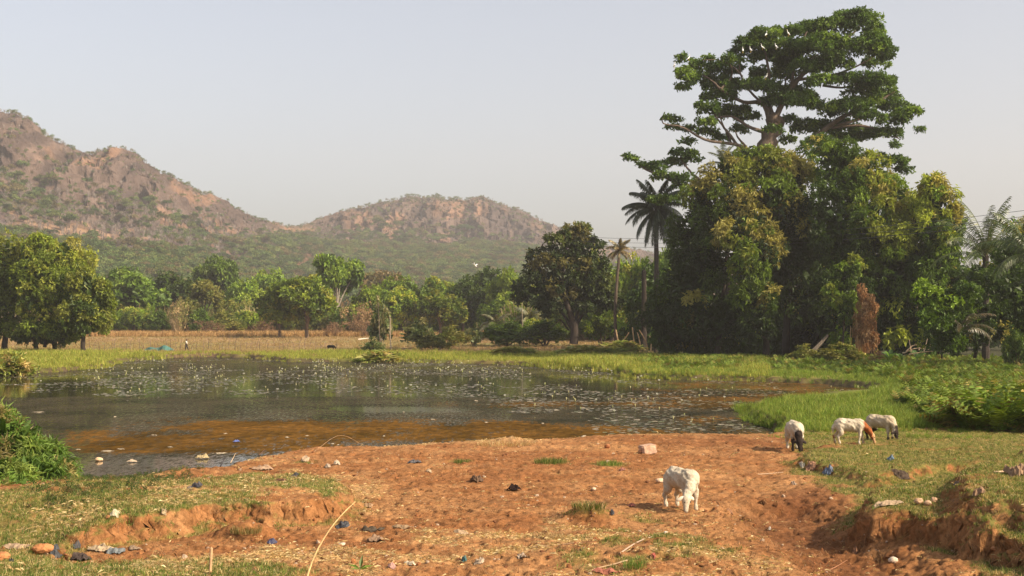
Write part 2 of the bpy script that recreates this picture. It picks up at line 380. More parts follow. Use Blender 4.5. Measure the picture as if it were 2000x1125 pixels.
gcol = lerp(gcol, C3(.06, .045, .035), (1 - sstep(-.2, .22, GS)) * .8)       # wet mud at the water's edge
fargr = lerp(C3(.17, .19, .04), C3(.26, .22, .06), sstep(-.4, .5, fbm(GX * .06, GY * .15, 4, 81)))
dryf = lerp(C3(.27, .165, .08), C3(.34, .225, .11), sstep(-.5, .5, fbm(GX * .05, GY * .08, 4, 83)))
dryf = lerp(dryf, C3(.2, .2, .06), sstep(-.1, .4, fbm(GX * .03, GY * .03, 4, 85)) * .75)
field = sstep(162, 178, GY + fbm(GX * .05, GY * .05, 3, 87) * 16) * (1 - sstep(30, 60, GX))
far = lerp(fargr, dryf, field)
far = lerp(far, C3(.06, .06, .03), sstep(14, 24, GX) * sstep(132, 150, GY))  # ground under the grove coloured dark to stand for the crowns' shade
far = lerp(far, C3(.08, .05, .035), (1 - sstep(-.3, .9, GS)) * .9)
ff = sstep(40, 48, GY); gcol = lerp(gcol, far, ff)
nr_, nc_ = GX.shape; stp = sstep(.45, 1.1, slope) * (GY < 46) * (GS > .3); GX = GX + stp * (fbm(GX * 4 + GZ * 5, GY * 4 + GZ * 9, 3, 141) * .09 + fbm(GX * 14 + GZ * 11, GY * 14 + GZ * 13, 2, 143) * .06); GY = GY + stp * (fbm(GX * 5 + GZ * 8, GY * 3 + GZ * 7, 3, 145) * .08 + fbm(GX * 16, GZ * 22 + GY * 5, 2, 147) * .05)
idx = np.arange(nr_ * nc_).reshape(nr_, nc_)
Q = np.stack([idx[:-1, :-1], idx[:-1, 1:], idx[1:, 1:], idx[1:, :-1]], -1).reshape(-1, 4)
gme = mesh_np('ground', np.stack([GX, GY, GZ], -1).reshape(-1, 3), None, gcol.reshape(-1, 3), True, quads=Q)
m, nt, out = new_mat('soil'); at = N(nt, 'ShaderNodeAttribute'); at.attribute_name = 'Col'
p = N(nt, 'ShaderNodeBsdfPrincipled'); p.inputs['Roughness'].default_value = .95; p.inputs['Specular IOR Level'].default_value = .08
na = noise(nt, 1.3, 6, .7); nb = noise(nt, 14, 6, .75); nc = noise(nt, 60, 3, .7)
ra = ramp(nt, na.outputs[0], [(.3, (.8, .78, .76)), (.7, (1.2, 1.2, 1.2))]); rb = ramp(nt, nb.outputs[0], [(.32, (.55, .52, .5)), (.5, (1, 1, 1)), (.72, (1.3, 1.32, 1.35))])
c = mixc(nt, 1., mixc(nt, 1., at.outputs['Color'], ra.outputs[0], 'MULTIPLY'), rb.outputs[0], 'MULTIPLY'); nt.links.new(c, p.inputs['Base Color'])
ad = N(nt, 'ShaderNodeMath', operation='MULTIPLY_ADD'); nt.links.new(nc.outputs[0], ad.inputs[0]); ad.inputs[1].default_value = .35; nt.links.new(nb.outputs[0], ad.inputs[2])
b = N(nt, 'ShaderNodeBump'); b.inputs['Strength'].default_value = .8; b.inputs['Distance'].default_value = .045
nt.links.new(ad.outputs[0], b.inputs['Height']); nt.links.new(b.outputs[0], p.inputs['Normal']); nt.links.new(p.outputs[0], out.inputs[0])
M_soil = m
ground = link('ground', gme, M_soil); tag(ground, 'red-brown bare earth with eroded banks sloping to the pond', kind='structure')

# ------------------------------------------------------------------ pond
wys = np.geomspace(20, 190, 260); wus = np.linspace(-.62, .5, 260)
WX = wys[:, None] * wus[None]; WY = np.repeat(wys[:, None], 260, 1)
wpx, wpy = proj(WX, WY, np.zeros_like(WX))
nx = fbm(WX * .10, WY * .05, 4, 91); nf = fbm(WX * .5, WY * .25, 4, 93)
def band(v, a, b, s=8): return sstep(a - s, a + s, v) * (1 - sstep(b - s, b + s, v))
wob = nx * 14 + nf * 7
orange = band(wpy + wob * 1.2, 822, 874, 15) * sstep(150, 520, wpx + wob * 10) * .95
orange = np.maximum(orange, band(wpy + wob * .35, 783, 797, 4) * sstep(760, 980, wpx) * .75)
orange = np.maximum(orange, band(wpy + wob * .3, 842, 888, 5) * sstep(60, 200, wpx) * (1 - sstep(620, 760, wpx)) * .85)
orange = np.maximum(orange, band(wpy + wob * .4, 742, 800, 8) * sstep(1100, 1350, wpx) * .72)
orange = np.maximum(orange, band(wpy + wob * .5, 808, 850) * sstep(1100, 1350, wpx) * .62)
orange *= .35 + .65 * sstep(-.5, .3, nf + nx * .5 + .1)
weed = .66 * band(wpy + wob * .6, 772, 935) + 0 * wpx
weed = np.where((wpy < 775) & (wpx < 1200), .18 + .3 * sstep(-.1, .5, nf), weed)
weed = np.maximum(weed, .62 * band(wpy + wob * .3, 690, 737)); weed = np.where((wpy > 743 + wob * .2) & (wpy < 764 + wob * .2) & (wpx < 700), .05, weed); weed = np.maximum(weed, .5 * sstep(1150, 1300, wpx) * (1 - band(wpy + wob * .2, 799, 818, 4) * band(wpx, 1230, 1500, 60)))
weed = weed * (1 - .9 * band(wpy + wob * .25, 797, 805, 3) * band(wpx + wob * 6, 700, 880, 30))
weed = weed * (1 - .45 * band(wpy, 895, 950) * (wpx < 620))
wc = np.zeros(WX.shape + (3,)); wc[..., 0] = np.clip(orange, 0, 1); wc[..., 1] = np.clip(weed, 0, 1)
idx = np.arange(260 * 260).reshape(260, 260); Q = np.stack([idx[:-1, :-1], idx[:-1, 1:], idx[1:, 1:], idx[1:, :-1]], -1).reshape(-1, 4)
wme = mesh_np('water', np.stack([WX, WY, WX * 0], -1).reshape(-1, 3), None, wc.reshape(-1, 3), True, quads=Q)
m, nt, out = new_mat('pond_water'); at = N(nt, 'ShaderNodeAttribute'); at.attribute_name = 'Col'; sp = N(nt, 'ShaderNodeSeparateColor'); nt.links.new(at.outputs['Color'], sp.inputs[0])
wat = N(nt, 'ShaderNodeBsdfPrincipled'); wat.inputs['Base Color'].default_value = (.030, .026, .014, 1); wat.inputs['Roughness'].default_value = .06; wat.inputs['IOR'].default_value = 1.33
nw = noise(nt, 1.6, 3, .5, stretch=(1, 1, 1)); b = N(nt, 'ShaderNodeBump'); b.inputs['Strength'].default_value = .05; b.inputs['Distance'].default_value = .02
nt.links.new(nw.outputs[0], b.inputs['Height']); nt.links.new(b.outputs[0], wat.inputs['Normal'])
alg = N(nt, 'ShaderNodeBsdfPrincipled'); alg.inputs['Roughness'].default_value = .75; alg.inputs['Specular IOR Level'].default_value = .0
ng = noise(nt, 3.0, 6, .75, stretch=(1, .45, 1)); ns = noise(nt, 4.5, 5, .8, stretch=(1, .22, 1)); nz = noise(nt, 7.5, 5, .85, stretch=(1, .18, 1))
oc = ramp(nt, ng.outputs[0], [(.3, (.04, .028, .011)), (.5, (.12, .062, .016)), (.7, (.22, .115, .026))])
wcz = ramp(nt, nz.outputs[0], [(.35, (.035, .032, .022)), (.55, (.07, .062, .042)), (.75, (.16, .14, .10))])
def thr(cov, nout, soft=.06):
    """1 where noise is below the coverage value"""
    mr = N(nt, 'ShaderNodeMapRange'); mr.inputs[1].default_value = 0; mr.inputs[2].default_value = 1; mr.inputs[3].default_value = .34; mr.inputs[4].default_value = .64; nt.links.new(cov, mr.inputs[0])
    su = N(nt, 'ShaderNodeMath', operation='SUBTRACT'); nt.links.new(mr.outputs[0], su.inputs[0]); nt.links.new(nout, su.inputs[1])
    m2 = N(nt, 'ShaderNodeMapRange'); m2.inputs[1].default_value = -soft; m2.inputs[2].default_value = soft; nt.links.new(su.outputs[0], m2.inputs[0]); return m2.outputs[0]
fo = thr(sp.outputs[0], ns.outputs[0]); fw = thr(sp.outputs[1], nz.outputs[0])
nl = noise(nt, .35, 4, .6, stretch=(1, .6, 1)); rl = ramp(nt, nl.outputs[0], [(.35, (.5, .55, .55)), (.6, (1.1, 1.05, 1.0))])
nt.links.new(mixc(nt, 1., mixc(nt, fo, wcz.outputs[0], oc.outputs[0]), rl.outputs[0], 'MULTIPLY'), alg.inputs['Base Color'])
mxx = N(nt, 'ShaderNodeMath', operation='MAXIMUM'); nt.links.new(fo, mxx.inputs[0]); nt.links.new(fw, mxx.inputs[1])
bb = N(nt, 'ShaderNodeBump'); bb.inputs['Strength'].default_value = .5; bb.inputs['Distance'].default_value = .03; nt.links.new(ns.outputs[0], bb.inputs['Height']); nt.links.new(bb.outputs[0], alg.inputs['Normal'])
ms = N(nt, 'ShaderNodeMixShader'); nt.links.new(mxx.outputs[0], ms.inputs[0]); nt.links.new(wat.outputs[0], ms.inputs[1]); nt.links.new(alg.outputs[0], ms.inputs[2]); nt.links.new(ms.outputs[0], out.inputs[0])
water = link('water', wme, m); tag(water, 'still dark pond water with orange and grey weed mats', kind='structure')

# ------------------------------------------------------------------ hills
TOP = ([-900, -400, -150, 0, 30, 60, 85, 130, 165, 185, 205, 235, 265, 290, 340, 400, 450, 490, 520, 560, 585, 620, 660, 700, 745, 790, 830, 870, 910, 945, 975, 1010, 1045, 1075, 1130, 1200, 1300, 1500, 1800, 2200, 2900],
       [330, 205, 200, 217, 223, 240, 265, 292, 306, 303, 295, 293, 306, 328, 352, 382, 407, 428, 436, 444, 445, 436, 420, 404, 394, 385, 384, 390, 394, 388, 401, 414, 427, 440, 465, 486, 500, 520, 545, 560, 580])
BASE = ([-900, 0, 200, 330, 450, 520, 600, 700, 850, 1000, 1100, 1300, 1800, 2900], [420, 402, 428, 440, 458, 452, 450, 458, 466, 474, 484, 520, 560, 600])
DT = ([-900, 0, 300, 480, 600, 760, 1100, 2900], [1150, 1150, 1250, 1500, 1750, 1850, 1850, 1900])
cols = np.concatenate([np.linspace(-900, -60, 50)[:-1], np.linspace(-60, 1300, 620)[:-1], np.linspace(1300, 2900, 60)])
tt = np.concatenate([np.linspace(0, .5, 60)[:-1], np.linspace(.5, 1, 170)[:-1], np.linspace(1, 1.6, 26)])
PX = np.repeat(cols[None], len(tt), 0); TTt = np.repeat(tt[:, None], len(cols), 1)
def row_h(row, D): return CZ + (638 - row) / F * D
topr = np.interp(cols, *TOP); baser = np.interp(cols, *BASE); dtop = np.interp(cols, *DT)
rsm = np.random.default_rng(5)
topr = topr + fbm(cols / 26., cols * 0, 4, 101) * 5.5 * sstep(0, 60, baser - topr)
baser = baser + 22; dbase = dtop * .80; d0 = 430 + 0 * cols; zb = row_h(baser, dbase); zt = row_h(topr, dtop)
D_ = np.where(TTt < .5, d0 + (dbase - d0) * (TTt / .5), dbase + (dtop - dbase) * (TTt - .5) / .5)
slow = (TTt / .5); cl = np.clip((TTt - .5) / .5, 0, 1)
prof = cl + .10 * np.sin(cl * math.pi * 2) * -1
Hh = np.where(TTt < .5, 1.5 + (zb - 1.5) * (.35 * slow + .65 * slow ** 2.0), zb + (zt - zb) * np.clip(prof, 0, 1.1))
back = TTt > 1; Hh = np.where(back, zt - (TTt - 1) * 260 * np.clip((zt - 2) / 150, .15, 1), Hh); D_ = np.where(back, dtop + (TTt - 1) * 1000, D_)
XH = (PX - 1000) / F * D_
rockm = sstep(.46, .60, TTt + fbm(XH * .008, D_ * .008, 4, 111) * .26) * (TTt <= 1.05) * sstep(12, 45, baser - topr)[None]
flute = fbm(XH * .05, D_ * .012, 4, 113); rgd = 1 - np.abs(fbm(XH * .035, D_ * .02, 4, 115)) * 2
env = np.sin(np.clip((TTt - .45) / .55, 0, 1) * math.pi) ** .5
D2 = D_ + rockm * (flute * 26 + rgd * 10) * (TTt < 1) * env
Hh = Hh + rockm * fbm(XH * .03, D_ * .03, 4, 117) * 9 * env + (1 - rockm) * fbm(XH * .006, D_ * .006, 3, 119) * 6 * slow.clip(0, 1) * sstep(0, .2, TTt)
Hh = Hh + rockm * (np.round(Hh / 13 + fbm(XH * .02, D_ * .02, 2, 121)) * 13 - Hh) * .22 * env
D2 = D2 + rockm * env * fbm(XH * .13, Hh * .13 + D_ * .02, 3, 123) * 9; Hh = Hh + rockm * env * fbm(XH * .15, D_ * .15, 3, 125) * 4
HX, HY, HZ = XH, D2, Hh
nA = fbm(HX * .02, HY * .02 + HZ * .01, 4, 131); nB = fbm(HX * .09, HZ * .025, 4, 133); nC = fbm(HX * .012, HZ * .02, 3, 135)
rock = lerp(C3(.085, .060, .050), C3(.155, .108, .085), sstep(-.5, .5, nB)); stk = fbm(HX * .16, HZ * .02, 3, 139); rock = lerp(rock, C3(.27, .15, .09), sstep(.2, .6, nA + nB * .5) * .7); rock = rock * (1 + .35 * stk)[..., None]
rock = lerp(rock, C3(.075, .058, .055), sstep(.1, .6, nC - nB * .4) * .6)
soilh = lerp(C3(.20, .14, .075), C3(.30, .17, .09), sstep(-.4, .4, nA))
hc = lerp(soilh, rock, rockm)
hr, hrow = proj(HX, HY, HZ)
sb = pip(hr, hrow, [(-60, 408), (40, 414), (130, 422), (210, 440), (300, 458), (330, 472), (260, 486), (205, 490), (150, 465), (60, 440), (-60, 432)])
hc = np.where(sb[..., None], lerp(C3(.12, .09, .085), C3(.36, .22, .13), sstep(-.1, .3, nA)), hc)
op = pip(hr + nB * 14, hrow + nA * 8, [(530, 512), (560, 496), (640, 500), (650, 530), (600, 552), (530, 545)]) | pip(hr + nB * 14, hrow + nA * 5, [(575, 488), (600, 484), (610, 498), (580, 502)])
sbT = sb | pip(hr, hrow - 14, [(-60, 408), (40, 414), (130, 422), (210, 440), (300, 458), (330, 472), (260, 486), (205, 490), (150, 465), (60, 440), (-60, 432)]); opT = op | pip(hr, hrow - 12, [(530, 512), (560, 496), (640, 500), (650, 530), (600, 552), (530, 545)])
hc = np.where(op[..., None], C3(.22, .125, .07), hc)
idx = np.arange(HX.size).reshape(HX.shape); Q = np.stack([idx[:-1, :-1], idx[:-1, 1:], idx[1:, 1:], idx[1:, :-1]], -1).reshape(-1, 4)
hme = mesh_np('hills', np.stack([HX, HY, HZ], -1).reshape(-1, 3), None, hc.reshape(-1, 3), False, quads=Q)
M_hill = flat_mat('hill_rock', rough=.95, attr=True, nscale=.06, var=.35, bump=1., bscale=.12, stretch=(1, 1, .45), spec=.05)
for n_ in M_hill.node_tree.nodes:
    if n_.type == 'BUMP': n_.inputs['Distance'].default_value = 6
hills = link('hills', hme, M_hill); tag(hills, 'hazy rocky hills with orange cliffs above wooded slopes', kind='structure')

# haze: one closed box of even thin air
hz = MB(); x0, x1, y0, y1, z0, z1 = -3600, 3600, -80, 2700, -2.5, 330
V = [(x, y, z) for z in (z0, z1) for y in (y0, y1) for x in (x0, x1)]
me = bpy.data.meshes.new('haze'); me.from_pydata(V, [], [(0, 2, 3, 1), (4, 5, 7, 6), (0, 1, 5, 4), (2, 6, 7, 3), (0, 4, 6, 2), (1, 3, 7, 5)])
m, nt, out = new_mat('haze'); pv = N(nt, 'ShaderNodeVolumePrincipled'); pv.inputs['Density'].default_value = .00022; pv.inputs['Color'].default_value = (.97, .92, .88, 1); pv.inputs['Anisotropy'].default_value = .2
nt.links.new(pv.outputs[0], out.inputs['Volume']); hzo = link('haze', me, m); tag(hzo, 'thin pale dry-season haze', kind='stuff')

# ------------------------------------------------------------------ scatter with geometry nodes (only for what nobody could count)
def scatter(name, pts, rot, scl, protos, label, kind='stuff'):
    me = bpy.data.meshes.new(name); n = len(pts); me.vertices.add(n); me.vertices.foreach_set('co', np.asarray(pts, np.float32).ravel())
    a = me.attributes.new('rot', 'FLOAT_VECTOR', 'POINT'); a.data.foreach_set('vector', np.asarray(rot, np.float32).ravel())
    a = me.attributes.new('scl', 'FLOAT_VECTOR', 'POINT'); s = np.asarray(scl, np.float32); s = np.repeat(s[:, None], 3, 1) if s.ndim == 1 else s; a.data.foreach_set('vector', s.ravel())
    a = me.attributes.new('pick', 'INT', 'POINT'); a.data.foreach_set('value', rng.integers(0, len(protos), n).astype(np.int32))
    col = bpy.data.collections.new(name + '_kinds')
    for i, (pm, mat) in enumerate(protos):
        if not pm.materials: pm.materials.append(mat)
        o = bpy.data.objects.new('%s_kind_%02d' % (name, i), pm); col.objects.link(o)
    ng = bpy.data.node_groups.new(name, 'GeometryNodeTree'); ng.interface.new_socket('Geometry', in_out='INPUT', socket_type='NodeSocketGeometry'); ng.interface.new_socket('Geometry', in_out='OUTPUT', socket_type='NodeSocketGeometry')
    gi = ng.nodes.new('NodeGroupInput'); go = ng.nodes.new('NodeGroupOutput'); ip = ng.nodes.new('GeometryNodeInstanceOnPoints'); ci = ng.nodes.new('GeometryNodeCollectionInfo')
    ci.inputs['Collection'].default_value = col; ci.inputs['Separate Children'].default_value = True; ci.inputs['Reset Children'].default_value = True
    def na(nm, t):
        x = ng.nodes.new('GeometryNodeInputNamedAttribute'); x.data_type = t; x.inputs['Name'].default_value = nm; return x.outputs['Attribute']
    ng.links.new(gi.outputs[0], ip.inputs['Points']); ng.links.new(ci.outputs[0], ip.inputs['Instance']); ip.inputs['Pick Instance'].default_value = True
    ng.links.new(na('pick', 'INT'), ip.inputs['Instance Index'])
    er = ng.nodes.new('FunctionNodeEulerToRotation'); ng.links.new(na('rot', 'FLOAT_VECTOR'), er.inputs[0]); ng.links.new(er.outputs[0], ip.inputs['Rotation'])
    ng.links.new(na('scl', 'FLOAT_VECTOR'), ip.inputs['Scale']); ng.links.new(ip.outputs[0], go.inputs[0])
    o = link(name, me); md = o.modifiers.new('scatter', 'NODES'); md.node_group = ng; return tag(o, label, kind=kind)

def tuft(n, h, spread, w, cols, lean=.5, seed=0, seg=2):
    rg = np.random.default_rng(seed + 50); mb = MB()
    for i in range(n):
        a = rg.random() * 6.283; r = spread * math.sqrt(rg.random()); b = np.array([math.cos(a) * r, math.sin(a) * r, -.01]); hh = h * rg.uniform(.55, 1.15)
        ln = lean * rg.uniform(.2, 1.3) * hh; a2 = a + rg.normal() * .8; d = np.array([math.cos(a2), math.sin(a2), 0]); sd = np.array([-d[1], d[0], 0]) if rg.random() < .5 else np.array([rg.normal(), rg.normal(), 0])
        sd = unit(sd) * w * .5; m_ = b + d * ln * .3 + [0, 0, hh * .6]; t = b + d * ln + [0, 0, hh * (1 - .25 * lean)]
        c = np.array(cols[rg.integers(len(cols))]) * rg.uniform(.75, 1.3)
        mb.add([b - sd, b + sd, m_ + sd * .7, m_ - sd * .7, t], [(0, 1, 2), (0, 2, 3), (3, 2, 4)], c)
    return mb.mesh('tuft')
def fern(nf, h, col, seed):
    rg = np.random.default_rng(seed); mb = MB()
    for i in range(nf):
        a = rg.random() * 6.28; d = np.array([math.cos(a), math.sin(a), 0]); s = np.array([-d[1], d[0], 0]); L = h * rg.uniform(.8, 1.2); k = 9; c = np.array(col) * rg.uniform(.7, 1.35)
        ts = np.linspace(0, 1, k); pts = np.array([d * L * .55 * t ** 1.5 + [0, 0, L * (1.1 * t - .42 * t * t)] for t in ts])
        for j in range(1, k - 1):
            wv = L * .26 * math.sin(math.pi * (.12 + .86 * ts[j])) ; f = pts[j + 1] - pts[j - 1]; f = unit(f)
            for sg in (-1, 1):
                tip = pts[j] + s * sg * wv + f * wv * .35 - [0, 0, wv * .2]
                mb.add([pts[j] - f * L * .035, pts[j] + f * L * .035, tip], [(0, 1, 2)], c * rg.uniform(.85, 1.15))
    return mb.mesh('fern')
def rocklet(seed, flat=.7, c=(.4, .2, .1)):
    rg = np.random.default_rng(seed); t = (1 + 5 ** .5) / 2
    V = unit(np.array([(-1, t, 0), (1, t, 0), (-1, -t, 0), (1, -t, 0), (0, -1, t), (0, 1, t), (0, -1, -t), (0, 1, -t), (t, 0, -1), (t, 0, 1), (-t, 0, -1), (-t, 0, 1)], float)) * rg.uniform(.7, 1.2, (12, 1)) * [1, .8, flat]
    T = [(0, 11, 5), (0, 5, 1), (0, 1, 7), (0, 7, 10), (0, 10, 11), (1, 5, 9), (5, 11, 4), (11, 10, 2), (10, 7, 6), (7, 1, 8), (3, 9, 4), (3, 4, 2), (3, 2, 6), (3, 6, 8), (3, 8, 9), (4, 9, 5), (2, 4, 11), (6, 2, 10), (8, 6, 7), (9, 8, 1)]
    mb = MB(); mb.add(V, T, c); return mb

def fan_pts(n, d0, d1, ulo=-.42, uhi=.42, power=1.0):
    D = (d0 ** (1 - power) + rng.random(n) * (d1 ** (1 - power) - d0 ** (1 - power))) ** (1 / (1 - power)) if power != 1 else d0 * (d1 / d0) ** rng.random(n)
    return D * rng.uniform(ulo, uhi, n), D
def up_rot(n, tilt=.15): return np.stack([rng.normal(size=n) * tilt, rng.normal(size=n) * tilt, rng.random(n) * 6.283], -1)

GREENS = [(.10, .16, .03), (.14, .20, .035), (.07, .11, .022), (.26, .24, .075)]
STRAW = [(.55, .40, .19), (.45, .30, .13), (.62, .48, .26), (.35, .22, .1)]
# short grass on the banks
X, Y = fan_pts(290000, 15.5, 46, -.46, .56, power=1.0); Z, S = height(X, Y); e = .08; zx, _ = height(X + e, Y); zy, _ = height(X, Y + e); sl_ = np.hypot((zx - Z) / e, (zy - Z) / e)
gmv = grass_mask(X, Y, S, sl_); k = rng.random(len(X)) < gmv * .42 * np.clip(X * 0 + 1, 0, 1); k &= (Y < 44)
pts = np.stack([X, Y, Z - .005], -1)[k]; n = len(pts)
scatter('short_grass', pts, up_rot(n), rng.uniform(.5, 1.15, n), [(tuft(13, .075, .07, .007, GREENS + STRAW[:1], .7, i), M_grass) for i in range(4)] + [(tuft(12, .06, .07, .007, STRAW + GREENS[:1], .9, 9), M_grass)],
        'short cropped green and yellow grass on the earth banks')
# fine roots hanging from the cut banks
k = (sl_ > .7) & (S > .4) & (rng.random(len(X)) < .10) & (Y < 40); pts = np.stack([X, Y, Z + .03], -1)[k]; n = len(pts); rt = up_rot(n, .3); rt[:, 0] += 2.6
scatter('hanging_roots', pts, rt, rng.uniform(.6, 1.5, n), [(tuft(8, .11, .05, .005, [(.30, .18, .09), (.2, .11, .05), (.12, .06, .03)], .8, 160 + i), M_grass) for i in range(3)], 'fine brown roots hanging from the cut earth banks')
# straw litter
X, Y = fan_pts(150000, 15.5, 46); Z, S = height(X, Y); k = rng.random(len(X)) < np.maximum(straw_mask(X, Y, S) * .40, .012 * (S > .1)); pts = np.stack([X, Y, Z + .004], -1)[k]; n = len(pts)
def litter(seed):
    rg = np.random.default_rng(seed); mb = MB()
    for i in range(9):
        a = rg.random() * 6.28; L = rg.uniform(.04, .12); d = np.array([math.cos(a), math.sin(a), rg.uniform(-.1, .3)]); b = np.array([rg.normal() * .07, rg.normal() * .07, .006]); s = np.array([-d[1], d[0], 0]) * .0022
        mb.add([b - s, b + s, b + d * L + s * .5 + [0, 0, -L * .15], b + d * L * .5 + [0, 0, L * .15]], [(0, 1, 3), (1, 2, 3)], np.array(STRAW[rg.integers(4)]) * rg.uniform(.7, 1.2))
    return mb.mesh('litter')
scatter('straw_litter', pts, up_rot(n, .2), rng.uniform(.35, .78, n), [(litter(i), M_grass) for i in range(5)], 'dry straw and grass stalks strewn over the bare soil')
# clods and pebbles
X, Y = fan_pts(80000, 15.5, 42); Z, S = height(X, Y); cn = fbm(X * .8, Y * .8, 4, 151); k = (S > .05) & (rng.random(len(X)) < .18 + .7 * sstep(-.1, .5, cn)) & (rng.random(len(X)) > grass_mask(X, Y, S) * .8)
pts = np.stack([X, Y, Z - .003], -1)[k]; n = len(pts)
M_clod = flat_mat('clod', rough=.95, attr=True, nscale=20, var=.3, bump=.5, bscale=80)
clods = [(rocklet(i, .65, c).mesh('clod'), M_clod) for i, c in enumerate([(.33, .14, .05), (.24, .095, .036), (.30, .12, .045), (.15, .065, .03), (.36, .17, .07), (.30, .12, .045), (.2, .08, .035), (.42, .30, .2)])]
scatter('soil_clods', pts, up_rot(n, .6), (rng.pareto(3.2, n) * .012 + .007).clip(0, .06), clods, 'loose red soil clods and pebbles scattered over the bank')

# tall green grass on the far side and the right of the pond
def mk(n, d0, d1, ulo, uhi, maskf, sz, lift=-.02):
    X, Y = fan_pts(n, d0, d1, ulo, uhi, power=.6); Z, S = height(X, Y, False); px, py = proj(X, Y, Z); k = (S > -.9) & (rng.random(n) < maskf(X, Y, px, py, S))
    X, Y, Z = X[k], Y[k], np.maximum(Z[k], -.05); return np.stack([X, Y, Z + lift], -1), sz(X, Y, len(X)), px[k], py[k]
GT = [(.15, .22, .03), (.20, .27, .04), (.10, .16, .025), (.28, .28, .06)]
sward = [(1435, 818), (1490, 788), (1600, 778), (1740, 762), (2100, 740), (2700, 740), (2700, 870), (1900, 862), (1720, 852), (1560, 862), (1500, 852), (1450, 838)]
edgeg = [(1200, 726), (1240, 742), (1450, 748), (1620, 752), (1800, 752), (2100, 750), (2100, 700), (1250, 690), (960, 700)]
tall = [(tuft(26, .55, .16, .022, GT, .45, i), M_grass) for i in range(4)]
def mf(X, Y, px, py, S): return np.where(pip(px, py, sward), .95, 0) + np.where(pip(px, py, edgeg), .6, 0)
pts, s, px, py = mk(62000, 38, 150, .05, .56, mf, lambda X, Y, n: rng.uniform(.5, 1., n) * (.65 + .35 * sstep(40, 70, Y)))
s = s * np.where(py > 845, .45, 1) * (1 - .45 * np.clip((py - 838) / 15, 0, 1) * (py < 850))
s = s * (.6 + .65 * sstep(-.5, .5, fbm(pts[:, 0] * .5, pts[:, 1] * .35, 3, 163)))
scatter('tall_grass', pts, up_rot(len(pts), .12), s, tall, 'tall fresh green grass along the far edge of the pond')
GY_ = [(.26, .30, .045), (.36, .33, .06), (.19, .24, .035), (.40, .33, .09)]
def mf(X, Y, px, py, S):
    near_sh = 1 - sstep(14, 40, S); return np.where(px < 1500, .9, 0) * near_sh * (Y > 70) * (Y < 190)
pts, s, px, py = mk(60000, 70, 190, -.44, .22, mf, lambda X, Y, n: rng.uniform(.6, 1.25, n))
s = s * (.55 + .6 * sstep(-.3, .5, fbm(pts[:, 0] * .09, pts[:, 1] * .09, 3, 161)))
scatter('pond_edge_grass', pts, up_rot(len(pts), .12), s, [(tuft(22, .6, .22, .035, GY_, .4, 20 + i), M_grass) for i in range(4)], 'yellow-green grass fringing the far bank of the pond')
# ferns
FN = polyf = [(1230, 715), (1280, 690), (1500, 684), (1700, 684), (2100, 690), (2700, 690), (2700, 850), (1960, 845), (1850, 840), (1760, 790), (1800, 760), (1700, 735), (1500, 722), (1350, 728)]
def mf(X, Y, px, py, S): return np.where(pip(px + fbm(X * .2, Y * .2, 2, 171) * 20, py, FN), .85, 0) * (S > .5)
pts, s, px, py = mk(56000, 42, 150, .06, .60, mf, lambda X, Y, n: rng.uniform(.55, 1.05, n))
s = 1.3 * s * (1 + .45 * sstep(1820, 1900, px) * sstep(770, 800, py)) * (.75 + .45 * sstep(-.4, .4, fbm(pts[:, 0] * .35, pts[:, 1] * .35, 3, 172)))
scatter('ferns', pts, up_rot(len(pts), .25), s, [(fern(9, .62, c, i), M_grass) for i, c in enumerate([(.11, .17, .022), (.17, .22, .03), (.08, .12, .018), (.20, .16, .04), (.14, .20, .028)])], 'thick bracken-like ferns beside the pond')
# dry grass of the field behind
def mf(X, Y, px, py, S): return .8 * sstep(165, 178, Y + fbm(X * .05, Y * .05, 3, 87) * 16) * (px < 1200)
pts, s, px, py = mk(26000, 150, 380, -.44, .1, mf, lambda X, Y, n: rng.uniform(.35, 1.0, n))
scatter('dry_grass', pts, up_rot(len(pts), .15), s, [(tuft(16, .55, .3, .04, [(.33, .215, .10), (.28, .17, .08), (.38, .27, .13), (.22, .2, .07)], .5, 40 + i), M_grass) for i in range(3)], 'dry tan grass covering the field behind the pond')

n = 9000; pxu = rng.uniform(170, 1100, n); Du = rng.uniform(298, 335, n); Xu = (pxu - 1000) / F * Du; Zu = height(Xu, Du, False)[0]; k = fbm(Xu * .05, Du * .05, 3, 175) > -.25
scatter('tall_dry_grass', np.stack([Xu, Du, Zu], -1)[k], up_rot(int(k.sum()), .12), rng.uniform(.45, 1.15, int(k.sum())), [(tuft(18, 1.3, .5, .06, [(.40, .235, .10), (.34, .19, .08), (.46, .3, .14)], .35, 140 + i), M_grass) for i in range(3)], 'tall rust and tan dry grass at the foot of the scrub')

